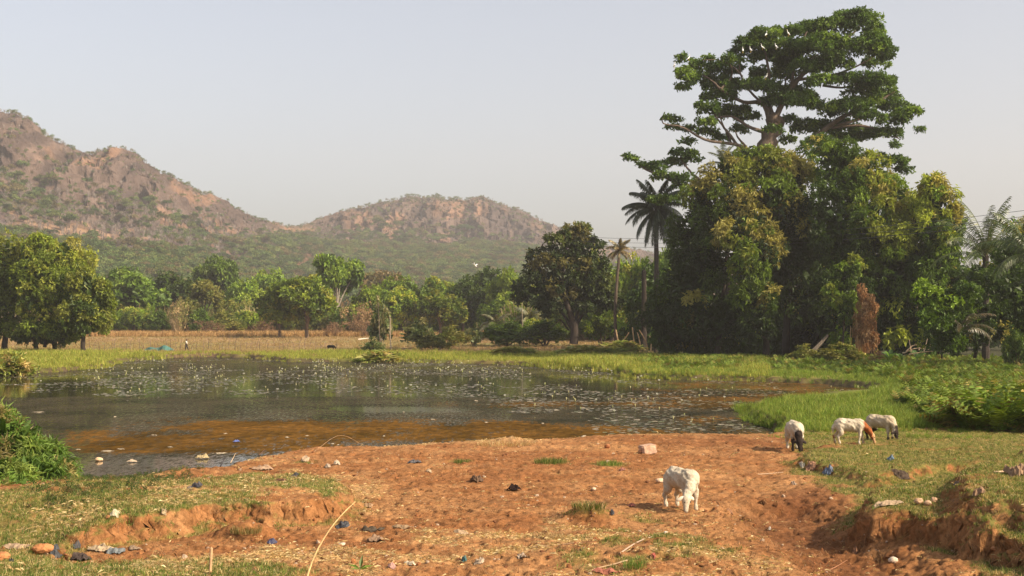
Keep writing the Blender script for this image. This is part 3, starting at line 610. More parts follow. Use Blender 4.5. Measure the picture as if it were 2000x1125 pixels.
# ------------------------------------------------------------------ hill woods (one far-off mass) and thickets on the cliffs
def proto_crown(seed, n, pal, L=.075, flat=1., trunk=True, bare=False):
    rg = np.random.default_rng(seed); lobes = []
    for i in range(6):
        a = i * 1.05 + rg.random(); lobes.append(((math.cos(a) * .26 * rg.uniform(.6, 1.2), math.sin(a) * .26 * rg.uniform(.6, 1.2), .58 + rg.uniform(-.12, .14)), (.24, .24, .19 * flat), None))
    lobes.append(((0, 0, .72), (.26, .26, .2 * flat), None)); mb = crown(lobes, n, L, L * .7, pal, seed, k=3, droop=.2, inner=.2, nsub=6)
    if trunk: mb.tube([(0, 0, -.1), (.02, 0, .3), (0, .02, .6)], [.04, .028, .02], (.16, .12, .09), 5)
    return mb.mesh('hill_tree')
def bare_tree(seed, n=26, c=(.30, .25, .21)):
    rg = np.random.default_rng(seed); mb = MB(); mb.tube([(0, 0, -.1), (.01, 0, .35), (0, .02, .6)], [.035, .025, .012], c, 4)
    for i in range(n):
        a = rg.random() * 6.28; z = rg.uniform(.25, .6); L = rg.uniform(.2, .45); e = np.array([math.cos(a) * L * .7, math.sin(a) * L * .7, z + L * .8]); mb.tube([(0, 0, z), (e[0] * .5, e[1] * .5, z + L * .5), e], [.014, .009, .004], c, 3)
    return mb.mesh('bare_tree')
HG = [[(.09, .14, .035), (.12, .17, .045), (.16, .21, .055)], [(.13, .18, .05), (.18, .21, .06), (.10, .14, .035)], [(.07, .12, .03), (.09, .14, .04)], [(.20, .16, .07), (.16, .14, .055)], [(.13, .17, .04), (.19, .21, .06)]]
protos = [(proto_crown(200 + i, 520, HG[i], flat=.8), M_leaf) for i in range(5)]
def hill_pts(n, t0, t1, x0=-60, x1=1320, f=None):
    out = []
    ii = rng.uniform(0, 1, n); c_ = rng.uniform(x0, x1, n); t_ = t0 + (t1 - t0) * ii
    ci = np.clip(np.searchsorted(cols, c_), 0, len(cols) - 1); ti = np.clip(np.searchsorted(tt, t_), 0, len(tt) - 1)
    return ci, ti
ci, ti = hill_pts(29000, .12, .74); tv = tt[ti]; pxv, pyv = hr[ti, ci], hrow[ti, ci]
dn = fbm(HX[ti, ci] * .012, HY[ti, ci] * .012, 3, 181)
k = (rng.random(len(ci)) < sstep(-.75, -.1, dn + .45)) & ~(opT[ti, ci] & (rng.random(len(ci)) < .72)) & ~(sbT[ti, ci] & (rng.random(len(ci)) < .93)) & (rng.random(len(ci)) > .88 * rockm[ti, ci])
ci, ti = ci[k], ti[k]; pts = np.stack([HX[ti, ci], HY[ti, ci], HZ[ti, ci]], -1) + rng.normal(size=(len(ci), 3)) * [3, 3, 0] + [0, 0, -.5]
s = rng.uniform(3.4, 8.6, len(ci)) * (.75 + .55 * sstep(-.4, .5, fbm(pts[:, 0] * .02, pts[:, 1] * .02, 3, 185))); sc3 = np.stack([s * rng.uniform(1., 1.5, len(s)), s * rng.uniform(1., 1.5, len(s)), s], -1)
scatter('hill_woods', pts, up_rot(len(pts), .05), sc3, protos, 'dense green woodland covering the lower hill slopes')
ci, ti = hill_pts(14000, .48, 1.0); dn = fbm(HX[ti, ci] * .02, HZ[ti, ci] * .03, 3, 183)
k = (rng.random(len(ci)) < .22 + .75 * sstep(-.1, .5, dn) + .5 * (tt[ti] > .965)); ci, ti = ci[k], ti[k]
pts = np.stack([HX[ti, ci], HY[ti, ci], HZ[ti, ci] - .4], -1); s = rng.uniform(1.8, 5.2, len(ci)) * np.where(tt[ti] > .965, 1.15, 1)
scatter('cliff_scrub', pts, up_rot(len(pts), .1), s, [(proto_crown(230, 240, HG[1]), M_leaf), (proto_crown(231, 200, HG[3]), M_leaf), (proto_crown(232, 220, HG[0]), M_leaf), (bare_tree(1, 22), M_bark), (bare_tree(2, 22), M_bark), (bare_tree(3, 26, (.26, .21, .18)), M_bark)],
        'grey-green scrub and leafless small trees clinging to the rock faces')
ci, ti = hill_pts(1500, .42, .72, -60, 640); k = rng.random(len(ci)) < .8; ci, ti = ci[k], ti[k]; pts = np.stack([HX[ti, ci], HY[ti, ci], HZ[ti, ci] - .4], -1)
scatter('leafless_trees', pts, up_rot(len(pts), .05), rng.uniform(5, 9, len(pts)), [(bare_tree(11, 24, (.24, .20, .17)), M_bark), (bare_tree(12, 24, (.20, .16, .14)), M_bark)], 'pale leafless trees at the foot of the cliffs')

# ------------------------------------------------------------------ trees
BK = (.16, .11, .075); BKD = (.045, .034, .026); BKP = (.34, .29, .23)
MANGO = [(.045, .082, .010), (.09, .15, .015), (.20, .29, .028), (.32, .36, .045), (.42, .37, .09)]   # deep, mid, fresh, yellow-green, flowering; lobes also pick them to paint sunlit and shaded clumps
MANGO_L = [(.06, .095, .012), (.12, .16, .018), (.19, .24, .028), (.25, .27, .04), (.28, .26, .06)]
def lobes_px(L, D, dep=.9, rs=1.0, seed=0):
    rg = np.random.default_rng(seed); out = []
    for l in L:
        px, py, rx, ry = l[:4]; pi = l[4] if len(l) > 4 else None; dd = l[5] if len(l) > 5 else rg.uniform(-1, 1) * 1.5
        out.append((P(px, py, D + dd), np.array([rx, (rx + ry) * .5 * dep, ry]) * (D + dd) / F * rs, pi))
    return out
def limb_px(mb, pts, D, r0, r1, c=BK, dep=None, sides=7, seed=0):
    q = []; rg = np.random.default_rng(seed); dz = 0
    for i, (a, b) in enumerate(pts): q.append(P(a, b, D + (dep[i] if dep else dz))); dz += rg.normal() * .5
    n = max(6, len(pts) * 3); s = spline(q, n); s = s + np.random.default_rng(seed).normal(size=s.shape) * r1 * .35
    mb.tube(s, np.linspace(r0, r1, n), c, sides, seed)

# the cotton tree that stands over everything
def K(x, y): return (1180 + .3555 * x, .3555 * y)
DK = 176
kap = empty('kapok_tree', P(1520, 690, DK) * [1, 1, 0] + [0, 0, .4], 'giant cotton tree with open layered crown rising above the mango trees', 'tree')
kl = [(1380,110,110,60),(1250,130,120,50),(1130,150,90,42),(1000,160,90,34),(900,170,80,34),(1480,170,60,60),(1530,260,55,55),(1420,230,110,60),(1300,230,110,55),(1180,230,110,55),(1060,240,90,40),(860,225,110,34),(760,225,50,28),(900,290,110,30),(1000,310,80,30),(1490,330,60,30),(1250,330,100,45),(1130,330,80,40),(1000,390,65,45),(1300,415,80,38),(1180,430,60,30),(870,395,60,36),(880,460,80,40),(800,450,45,30),(930,540,85,28),(1080,520,95,42),(1150,560,50,22),(700,450,55,30),(690,315,50,24),(560,335,70,36),(430,305,38,20),(450,395,50,38),(520,410,55,36),(600,420,38,24),(430,460,36,16),(640,510,75,42),(560,580,65,32),(700,590,85,36),(780,620,60,28),(560,650,55,22),(365,635,48,16),(375,680,36,12),(470,690,36,15),(560,710,55,20),(450,760,34,15),(640,740,45,22),(740,690,45,20),(1490,430,80,38),(1570,425,38,30),(1430,490,90,42),(1560,500,55,30),(1330,570,85,32),(1250,600,65,36),(1420,560,85,36),(1600,560,75,34),(1670,610,65,38),(1735,690,26,14),(1600,640,85,38),(1550,720,75,28),(1600,775,26,14),(1450,620,85,28),(1330,680,80,32),(1200,680,75,40),(1100,680,65,38),(1300,745,80,28),(1180,760,80,28),(1010,640,45,22),(930,690,50,14),(1000,750,36,22),(430,820,62,22),(480,860,45,22),(380,870,55,22),(300,900,55,22),(225,890,38,18),(140,850,46,11),(340,950,62,20),(440,960,45,22),(420,1000,36,14),(320,1080,75,18),(1500,850,46,22),(1600,870,64,25),(1650,910,44,18)]
rgk = np.random.default_rng(3); L2 = []
for x, y, rx, ry in kl:
    a, b = K(x, y); cen = 1 - min(1, abs(x - 1050) / 700); dd = rgk.uniform(-1, 1) * (2.0 + 6 * cen)
    L2.append((a, b + 7, rx * .3555 * 1.12, ry * .3555 * 1.22, None, dd))
fp = [(700, 300), (900, 150), (1300, 90), (1500, 130), (1560, 300), (1500, 500), (1350, 440), (1200, 450), (1000, 600), (850, 620), (700, 520), (620, 460)]; fq = [(1180, 620), (1420, 520), (1640, 560), (1700, 650), (1560, 740), (1250, 720)]; nf_ = 0
while nf_ < 20:
    x, y = rgk.uniform(600, 1720), rgk.uniform(90, 760)
    if pip(np.array([x]), np.array([y]), fp)[0] or pip(np.array([x]), np.array([y]), fq)[0]: a, b = K(x, y); L2.append((a, b + 5, rgk.uniform(20, 34), rgk.uniform(11, 17), (0, 1, 3), rgk.uniform(-7, 7))); nf_ += 1
mb = crown(lobes_px(L2, DK, .9), 95000, .42, .22, [(.055, .10, .014), (.085, .145, .018), (.15, .22, .028), (.07, .12, .016)], 31, sub_r=.48, k=6, droop=.12, inner=.04, low_cut=-.4, nsub=12, flat=.75, spread=1.0, inl=1.3)
ko = np.array(kap.location)
def rebase(o, org): o.location = [-org[0], -org[1], -org[2]]; return o
rebase(mb.obj('crown', M_leaf, kap), ko)
mb = MB(); KB = (.13, .095, .07)
limb_px(mb, [(1528, 700), (1522, 500), (1500, 330), K(900, 800), K(925, 715), K(935, 660)], DK, 1.5, .9, KB, sides=10); rebase(mb.obj('trunk', M_bark, kap, True), ko)
LM = [([(900, 740), (865, 720), (800, 700), (740, 660), (680, 640), (560, 660)], .5, .12), ([(915, 680), (890, 600), (860, 560), (760, 560), (640, 490), (600, 450), (520, 400)], .62, .12), ([(935, 680), (1000, 520), (1060, 440), (1200, 330), (1350, 200), (1420, 130)], .7, .12),
      ([(925, 640), (900, 520), (905, 400), (880, 250), (900, 180)], .5, .1), ([(960, 600), (1020, 480), (1050, 350), (1100, 200), (1130, 150)], .4, .1), ([(1090, 800), (1200, 720), (1330, 630), (1500, 560), (1600, 500)], .75, .14), ([(1250, 700), (1420, 690), (1550, 740), (1620, 760)], .35, .09),
      ([(1280, 690), (1460, 640), (1600, 630), (1700, 610)], .35, .08), ([(770, 810), (700, 790), (560, 770), (430, 700), (330, 680), (320, 650)], .42, .07), ([(740, 810), (690, 740), (650, 690), (600, 620), (560, 560)], .35, .08), ([(790, 820), (740, 760), (720, 720)], .3, .1),
      ([(450, 1040), (350, 980), (230, 930), (160, 880), (85, 855)], .36, .07), ([(560, 1010), (490, 960), (440, 900), (410, 840)], .34, .08), ([(640, 490), (700, 420), (690, 350), (640, 330)], .25, .06), ([(760, 420), (700, 360), (620, 330), (540, 330)], .2, .05), ([(1060, 440), (1180, 420), (1300, 400), (1450, 330), (1520, 280)], .35, .07),
      ([(1200, 470), (1330, 480), (1450, 440), (1540, 420)], .28, .06), ([(860, 560), (800, 500), (760, 440), (740, 330), (780, 250)], .3, .06), ([(1500, 850), (1560, 915), (1620, 925), (1660, 920)], .25, .06), ([(1020, 500), (1100, 400), (1130, 330), (1240, 260)], .3, .07), ([(700, 790), (660, 700), (620, 600)], .25, .07), ([(935, 660), (970, 600), (980, 540), (1000, 420)], .5, .1)]
for i, (pl_, r0, r1) in enumerate(LM):
    mb = MB(); limb_px(mb, [K(*q) for q in pl_], DK, r0 * .6, r1 * .7, KB, seed=i); rebase(mb.obj('limb', M_bark, kap, True), ko)

def big_tree(name, label, base_px, base_py, D, lobes, n, trunk, pal=MANGO, L=.52, Wd=.19, seed=0, rs=1.04, cat='tree', group=None, droop=.5, inner=.14, dep=.9, tr_c=BKD, mat=None, nsub=14, k=9, sub_r=.40):
    org = P(base_px, base_py, D); org[2] = gz(org[0], org[1]) if D < 500 else org[2]
    e = empty(name, org, label, cat, group)
    rebase(crown(lobes_px(lobes, D, dep, rs, seed), n, L, Wd, pal, seed, k=k, droop=droop, inner=inner, nsub=nsub, sub_r=sub_r).obj('crown', mat or M_leaf, e), org)
    if trunk:
        mb = MB()
        for i, (pl_, r0, r1) in enumerate(trunk): limb_px(mb, pl_, D, r0 * .8, r1 * .8, tr_c, seed=seed + i)
        rebase(mb.obj('trunk', M_bark, e, True), org)
    return e
y3, y4, lg, dk = (3, 4, 2), (4, 3, 4), (2, 3), (0, 1)  # pale picks paint sunlit clumps as well as blossom, dk the shaded ones
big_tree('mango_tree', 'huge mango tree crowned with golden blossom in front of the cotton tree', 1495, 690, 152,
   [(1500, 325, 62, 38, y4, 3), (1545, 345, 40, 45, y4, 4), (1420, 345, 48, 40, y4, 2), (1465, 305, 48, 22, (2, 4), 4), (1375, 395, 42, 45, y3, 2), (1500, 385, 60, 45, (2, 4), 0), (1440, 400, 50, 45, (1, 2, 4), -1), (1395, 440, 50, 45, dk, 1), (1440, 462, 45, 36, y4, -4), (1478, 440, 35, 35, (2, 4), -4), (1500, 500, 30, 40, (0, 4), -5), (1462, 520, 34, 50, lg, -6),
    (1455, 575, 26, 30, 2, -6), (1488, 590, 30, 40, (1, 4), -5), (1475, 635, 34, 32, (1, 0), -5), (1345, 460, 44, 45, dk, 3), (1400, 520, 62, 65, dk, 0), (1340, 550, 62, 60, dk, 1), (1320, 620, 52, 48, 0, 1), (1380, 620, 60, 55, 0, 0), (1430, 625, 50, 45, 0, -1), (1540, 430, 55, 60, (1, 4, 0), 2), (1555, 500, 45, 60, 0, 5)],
   52000, [([(1497, 692), (1494, 640), (1480, 560), (1470, 480)], .45, .2), ([(1400, 692), (1410, 600), (1420, 500)], .4, .2)], seed=41)
big_tree('mango_tree', 'dark deep-shaded mango tree filling the gap behind the golden one', 1535, 690, 163,
   [(1590, 400, 60, 60, dk, 0), (1560, 500, 60, 80, 0, 0), (1610, 520, 60, 80, 0, 0), (1560, 590, 50, 50, 0, 0), (1620, 610, 60, 50, 0, 0), (1620, 350, 40, 40, dk, 1), (1520, 570, 40, 60, 0, 2), (1680, 600, 60, 60, 0, 3), (1600, 300, 45, 30, 1, 5)],
   15000, [([(1535, 692), (1537, 620), (1550, 520)], .62, .35), ([(1600, 692), (1605, 610), (1620, 520)], .4, .2)], seed=43)
big_tree('mango_tree', 'tall mango tree with fresh yellow-green leaves between the dark one and the far palm', 1700, 688, 150,
   [(1640, 312, 48, 36, (1, 2), 2), (1700, 345, 50, 45, y4, 0), (1655, 370, 55, 50, (0, 1), 0), (1740, 385, 48, 45, (2, 3, 4), 0), (1640, 440, 55, 55, dk, -2), (1700, 430, 55, 50, (1, 2, 3), -3), (1775, 430, 45, 50, y3, 0), (1740, 480, 55, 45, lg, -3), (1670, 500, 55, 50, dk, -2), (1790, 490, 45, 50, (1, 2, 3), 0),
    (1720, 545, 55, 45, (1, 0), -2), (1650, 560, 50, 40, (1, 0), -3), (1780, 560, 50, 45, (0, 1), -1), (1640, 595, 35, 35, (1, 2), -4), (1725, 600, 60, 50, 0, 0), (1800, 540, 40, 60, (1, 0), 3)],
   42000, [([(1700, 692), (1705, 600), (1690, 480)], .5, .2), ([(1745, 692), (1740, 620), (1760, 520)], .3, .15)], seed=47)
big_tree('mango_tree', 'narrow mango tree with yellow blossom at the edge of the grove against open sky', 1835, 690, 146,
   [(1822, 362, 24, 28, y4, 0), (1835, 395, 32, 34, y3, 0), (1852, 430, 32, 36, (2, 3, 4), 0), (1825, 450, 35, 45, (1, 3, 4), -1), (1852, 485, 34, 36, (1, 2), 0), (1815, 520, 40, 45, (1, 0), 0), (1850, 560, 50, 50, 0, 2), (1835, 620, 60, 55, 0, 2)],
   16000, [([(1835, 692), (1835, 560), (1838, 420)], .35, .12)], seed=53)
big_tree('thicket_tree', 'dark bushy tree under the palm fronds at the grove end', 1900, 700, 118,
   [(1880, 600, 60, 50, dk, 0), (1960, 560, 60, 50, (0, 1), 0), (1860, 655, 60, 45, 0, -1), (1930, 640, 70, 50, 0, 0), (1990, 640, 60, 60, 0, 0), (2060, 600, 80, 80, dk, 1), (1850, 610, 45, 40, (1, 2), -2), (1985, 500, 45, 40, dk, 2), (2080, 520, 60, 50, dk, 2), (1910, 550, 40, 30, dk, 2)],
   16000, [([(1905, 700), (1910, 640), (1900, 560)], .2, .1)], seed=59, L=.34, Wd=.18, droop=.3)
big_tree('mango_tree', 'brown-topped mango tree showing its crown above the palm beside the wires', 2010, 700, 170,
   [(1992, 455, 34, 34, (1, 4), 0), (2050, 440, 60, 45, (1, 4), 0), (1975, 510, 45, 50, (0, 1), 1), (2060, 540, 90, 90, 0, 1), (1960, 590, 70, 60, 0, 2)], 9000, None, seed=61)
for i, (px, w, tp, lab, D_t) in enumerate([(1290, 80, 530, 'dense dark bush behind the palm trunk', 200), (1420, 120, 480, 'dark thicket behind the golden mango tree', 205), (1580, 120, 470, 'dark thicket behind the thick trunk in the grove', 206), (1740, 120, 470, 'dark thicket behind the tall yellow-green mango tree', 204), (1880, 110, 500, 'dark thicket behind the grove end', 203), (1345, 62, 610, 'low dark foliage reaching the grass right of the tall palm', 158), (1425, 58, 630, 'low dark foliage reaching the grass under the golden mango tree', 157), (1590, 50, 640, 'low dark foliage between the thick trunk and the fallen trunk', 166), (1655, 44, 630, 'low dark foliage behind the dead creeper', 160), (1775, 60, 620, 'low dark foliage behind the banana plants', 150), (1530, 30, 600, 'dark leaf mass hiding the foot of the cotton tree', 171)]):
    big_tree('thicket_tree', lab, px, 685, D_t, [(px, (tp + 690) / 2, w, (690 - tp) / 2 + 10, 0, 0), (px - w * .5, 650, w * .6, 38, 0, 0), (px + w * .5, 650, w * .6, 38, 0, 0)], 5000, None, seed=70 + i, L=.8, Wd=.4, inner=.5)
# grey-green climber leaves lit by the low sun
big_tree('leafy_shrub', 'grey-green broad-leaved shrub climbing the trunk beside the dead creeper', 1645, 690, 141, [(1650, 540, 30, 26, (2, 1), 0), (1638, 575, 26, 24, (2, 3), 0), (1668, 520, 22, 20, (2, 3), 0), (1650, 610, 22, 26, (1, 2), 0)], 3600, [([(1645, 692), (1650, 600), (1655, 540)], .12, .05)], seed=81, L=.36, Wd=.2)
big_tree('leafy_shrub', 'glossy broad-leaved shrub catching the sun in front of the thicket', 1840, 695, 110, [(1800, 575, 26, 20, (1, 2), -3), (1850, 590, 36, 26, (1, 2), -3), (1820, 620, 34, 26, (1, 0), -3), (1880, 575, 30, 22, (0, 1), -3), (1860, 640, 40, 28, (0, 1), -2), (1850, 675, 34, 20, (0, 1), -2)], 5200, [([(1840, 700), (1838, 640), (1850, 590)], .1, .04)], seed=83, L=.30, Wd=.17, droop=.2)

# left grove: paler tops and darker skirts put sun and shade into leaf colour
big_tree('mango_tree', 'large mango tree at the picture edge with low dense skirts', 10, 676, 196, [(-40, 520, 75, 65, (2, 3, 1), 0), (15, 500, 45, 40, (2, 3), -1), (35, 560, 42, 45, (1, 2, 3), -2), (0, 600, 60, 50, (0, 1), -2), (-60, 600, 80, 70, (0, 1), 0), (20, 640, 38, 26, dk, -3), (45, 520, 25, 30, (2, 3), -1)], 19000,
   [([(8, 682), (12, 640), (10, 580)], .55, .3)], seed=91, L=.46, Wd=.24, droop=.35, k=7, rs=1.16, pal=MANGO_L)
big_tree('mango_tree', 'broad domed mango tree with dense yellow-green crown over dark hollows', 105, 676, 190, [(75, 490, 40, 30, (2, 3), 0), (120, 505, 45, 38, (3, 2, 4), 0), (150, 540, 38, 40, (3, 4, 2), 0), (95, 540, 48, 42, (1, 3, 2), -2), (75, 590, 45, 42, (0, 1, 3), -3), (125, 590, 48, 42, (1, 3, 0), -3), (165, 580, 34, 40, (3, 2), -1), (80, 640, 40, 26, (1, 0, 2), -3), (120, 645, 36, 24, (1, 0, 2), -3), (60, 540, 35, 45, (0, 1, 2), 0), (50, 650, 34, 22, dk, 0), (100, 655, 34, 20, dk, 0), (138, 655, 30, 18, dk, -1)], 30000,
   [([(106, 682), (106, 650), (100, 600)], .4, .25), ([(70, 682), (68, 650), (75, 600)], .4, .25), ([(88, 680), (90, 650)], .3, .25)], seed=93, L=.46, Wd=.24, droop=.35, k=7, rs=1.16, pal=MANGO_L)
big_tree('mango_tree', 'smaller mango tree with a short thick trunk next to the domed one', 163, 676, 184, [(170, 560, 30, 34, (3, 2), 0), (190, 590, 28, 32, (3, 2, 1), 0), (150, 610, 30, 32, (0, 1, 3), -2), (185, 625, 30, 26, (1, 3, 2), 0), (160, 640, 28, 16, (0, 1), -1), (203, 610, 16, 22, (3, 2), 1)], 12000,
   [([(163, 684), (164, 655), (170, 610)], .42, .25)], seed=97, L=.46, Wd=.24, droop=.35, k=7, rs=1.16, pal=MANGO_L)

# middle tree at the bank
big_tree('bank_tree', 'tall dark leafy tree with forked trunk on the far bank', 1120, 672, 215,
   [(1128, 455, 32, 24, (2, 4), 0), (1100, 480, 34, 28, (1, 2, 4), 0), (1145, 490, 30, 28, (0, 1), 0), (1065, 510, 36, 26, (0, 1, 4), 0), (1110, 520, 38, 30, (0, 1, 4), -1), (1155, 530, 30, 30, (1, 0), 0), (1040, 550, 34, 26, dk, 0), (1085, 560, 36, 28, (0, 4), -1), (1135, 565, 34, 30, (0, 1), 0), (1175, 560, 30, 28, (1, 2, 3), 0), (1045, 590, 36, 22, dk, 0), (1090, 600, 36, 18, 0, 0), (1150, 595, 36, 20, (0, 1), 0), (1190, 590, 26, 18, (0, 1), 0), (1020, 575, 20, 16, dk, 0)], 15000,
   [([(1121, 672), (1120, 630), (1105, 585), (1100, 520), (1110, 470)], .85, .12), ([(1122, 650), (1128, 600), (1125, 560), (1130, 480)], .45, .12), ([(1124, 640), (1140, 612), (1165, 605), (1190, 595)], .3, .1), ([(1115, 640), (1098, 610), (1080, 590), (1060, 560)], .35, .1), ([(1110, 645), (1095, 625), (1085, 632), (1070, 645)], .16, .05), ([(1128, 600), (1145, 560), (1165, 530)], .25, .08), ([(1105, 560), (1085, 530), (1070, 505)], .25, .08)], seed=101, L=.62, Wd=.36, inner=.05, droop=.3, pal=[(.05, .075, .02), (.07, .10, .025), (.13, .16, .035), (.18, .18, .04), (.19, .17, .05)], tr_c=(.05, .038, .03))

# ------------------------------------------------------------------ kinds of smaller tree, built once and copied
def kind_round(seed, pal, n=7000, L=.06, trunkh=.25, flat=1., bark=BK, open_=False):
    rg = np.random.default_rng(seed); e = empty('tree'); lobes = []; k = 9 if not open_ else 8
    for i in range(k):
        a = i * 2.4 + rg.random() * .6; r = .30 * math.sqrt((i + .5) / k) * 1.1; lobes.append(((math.cos(a) * r, math.sin(a) * r, trunkh + .30 + rg.uniform(-.16, .16) + .16 * (1 - r / .33)), (.215, .215, .18 * flat) if not open_ else (.13, .13, .10), None))
    if not open_: lobes.append(((0, 0, trunkh + .3), (.32, .32, .28 * flat), None))
    crown(lobes, n, L, L * .6, pal, seed, k=6, droop=.3, inner=.12, nsub=12, sub_r=.40).obj('crown', M_leaf, e)
    mb = MB(); mb.tube(spline([(0, 0, -.05), (.01, 0, .15), (-.01, .01, trunkh + .1), (0, 0, trunkh + .3)], 8), np.linspace(.028, .014, 8), bark, 7, seed)
    for l in lobes[:7 if open_ else 5]:
        c = np.array(l[0]); mb.tube(spline([(0, 0, trunkh * .8), c * [.4, .4, 0] + [0, 0, trunkh + .12], c], 6), np.linspace(.016, .004, 6), bark, 5, seed)
    mb.obj('trunk', M_bark, e, True); return e
def kind_bush(seed, pal, n=2600, L=.07, mat=None, stems=True, bark=BK, Wf=.5, k=5):
    rg = np.random.default_rng(seed); e = empty('bush'); lobes = []
    for i in range(7):
        a = i * 2.4; r = .34 * math.sqrt(i / 7); lobes.append(((math.cos(a) * r, math.sin(a) * r, .30 + .34 * (1 - r / .34) * rg.uniform(.6, 1.2)), (.20, .20, .24), None))
    crown(lobes, n, L, L * Wf, pal, seed, k=k, droop=.05, inner=.12, nsub=8).obj('foliage', mat or M_leaf, e)
    mb = MB()
    for l in lobes[:5]: mb.tube([(0, 0, -.05), np.array(l[0]) * [.5, .5, .5], np.array(l[0]) * 1.15], [.018, .012, .005], bark, 4, seed)
    mb.obj('stem', M_bark, e); return e
def kind_twigs(seed, c, n=70, leafy=None):
    rg = np.random.default_rng(seed); e = empty('shrub'); mb = MB()
    for i in range(n):
        a = rg.random() * 6.28; t = rg.random() ** .7; b = np.array([math.cos(a), math.sin(a), 0]) * .12 * rg.random(); tip = np.array([math.cos(a) * .5 * t, math.sin(a) * .5 * t, rg.uniform(.45, 1.) * (1 - .35 * t)])
        mid = (b + tip) * .5 + rg.normal(size=3) * .05; mb.tube([b, mid, tip], [.008, .006, .003], np.array(c) * rg.uniform(.7, 1.2), 3)
    mb.obj('twig', M_bark, e); tag(e.children[0], kind='stuff')
    lo = [((rg.normal() * .2, rg.normal() * .2, rg.uniform(.2, .75)), (.16, .16, .2), None) for _ in range(7)]; crown(lo, 1500, .05, .02, leafy or [c], seed, k=3, nsub=9, inner=.02, sub_r=.6).obj('foliage', M_dryleaf, e); return e
G1 = [(.11, .17, .015), (.17, .24, .022), (.25, .31, .03), (.34, .34, .045)]; G2 = [(.075, .125, .016), (.11, .17, .02), (.16, .22, .028)]; G3 = [(.18, .25, .025), (.25, .31, .035), (.14, .21, .022)]; G4 = [(.27, .25, .055), (.22, .22, .045), (.16, .19, .035)]
BR = [(.15, .11, .045), (.18, .13, .06), (.12, .11, .04)]
SH = [(.17, .21, .07), (.22, .25, .10), (.12, .16, .05), (.30, .27, .12)]
KN = {'roundA': kind_round(301, G1), 'roundB': kind_round(302, G1, flat=.9), 'roundC': kind_round(303, G2), 'light': kind_round(304, G3, flat=.9), 'flat': kind_round(305, G2, flat=.6, trunkh=.35), 'olive': kind_round(306, G4, open_=True, n=3600), 'brown': kind_round(307, BR, flat=.6, trunkh=.3),
      'openA': kind_round(308, G2, open_=True, n=4600, bark=BKP, trunkh=.35), 'bushA': kind_bush(311, G1), 'bushB': kind_bush(312, G2), 'bushC': kind_bush(313, G3), 'bushO': kind_bush(314, G4), 'shrub': kind_bush(315, SH, n=1200, L=.11, Wf=.6, bark=(.2, .17, .13)), 'dry': kind_twigs(321, (.30, .2, .10)), 'red': kind_twigs(322, (.22, .135, .075)), 'pale': kind_twigs(323, (.48, .36, .2), leafy=[(.35, .25, .12), (.2, .2, .06)]),
      'yel': kind_bush(324, [(.32, .30, .08), (.22, .26, .05), (.16, .2, .045), (.4, .3, .12)], n=1300, L=.15, Wf=.28)}
used = set()
def plant(kind, px, top, base, w, D, name, label, cat, group=None):
    b = P(px, base, D); b[2] = gz(b[0], b[1]); H = (P(px, top, D)[2] - b[2]) / (1.0 if kind[:4] not in ('flat',) else .9); wid = w * D / F
    hs = H / (.93 if kind in ('roundA', 'roundB', 'roundC', 'light', 'brown', 'openA', 'olive', 'flat') else .85)
    src = KN[kind]; fresh = kind not in used; used.add(kind)
    o = src if fresh else copy_thing(src)
    o.name = name; o.location = b; o.rotation_euler[2] = random.random() * 6.28; ws = wid / .80; o.scale = (ws, ws, hs)
    for k in ('group',):
        if k in o.keys() and not group: del o[k]
    return tag(o, label, cat, group)
RW = 'trees behind the dry field'; SB = 'scrub bushes at the field edge'; WS = 'leafy clumps on the far bank'
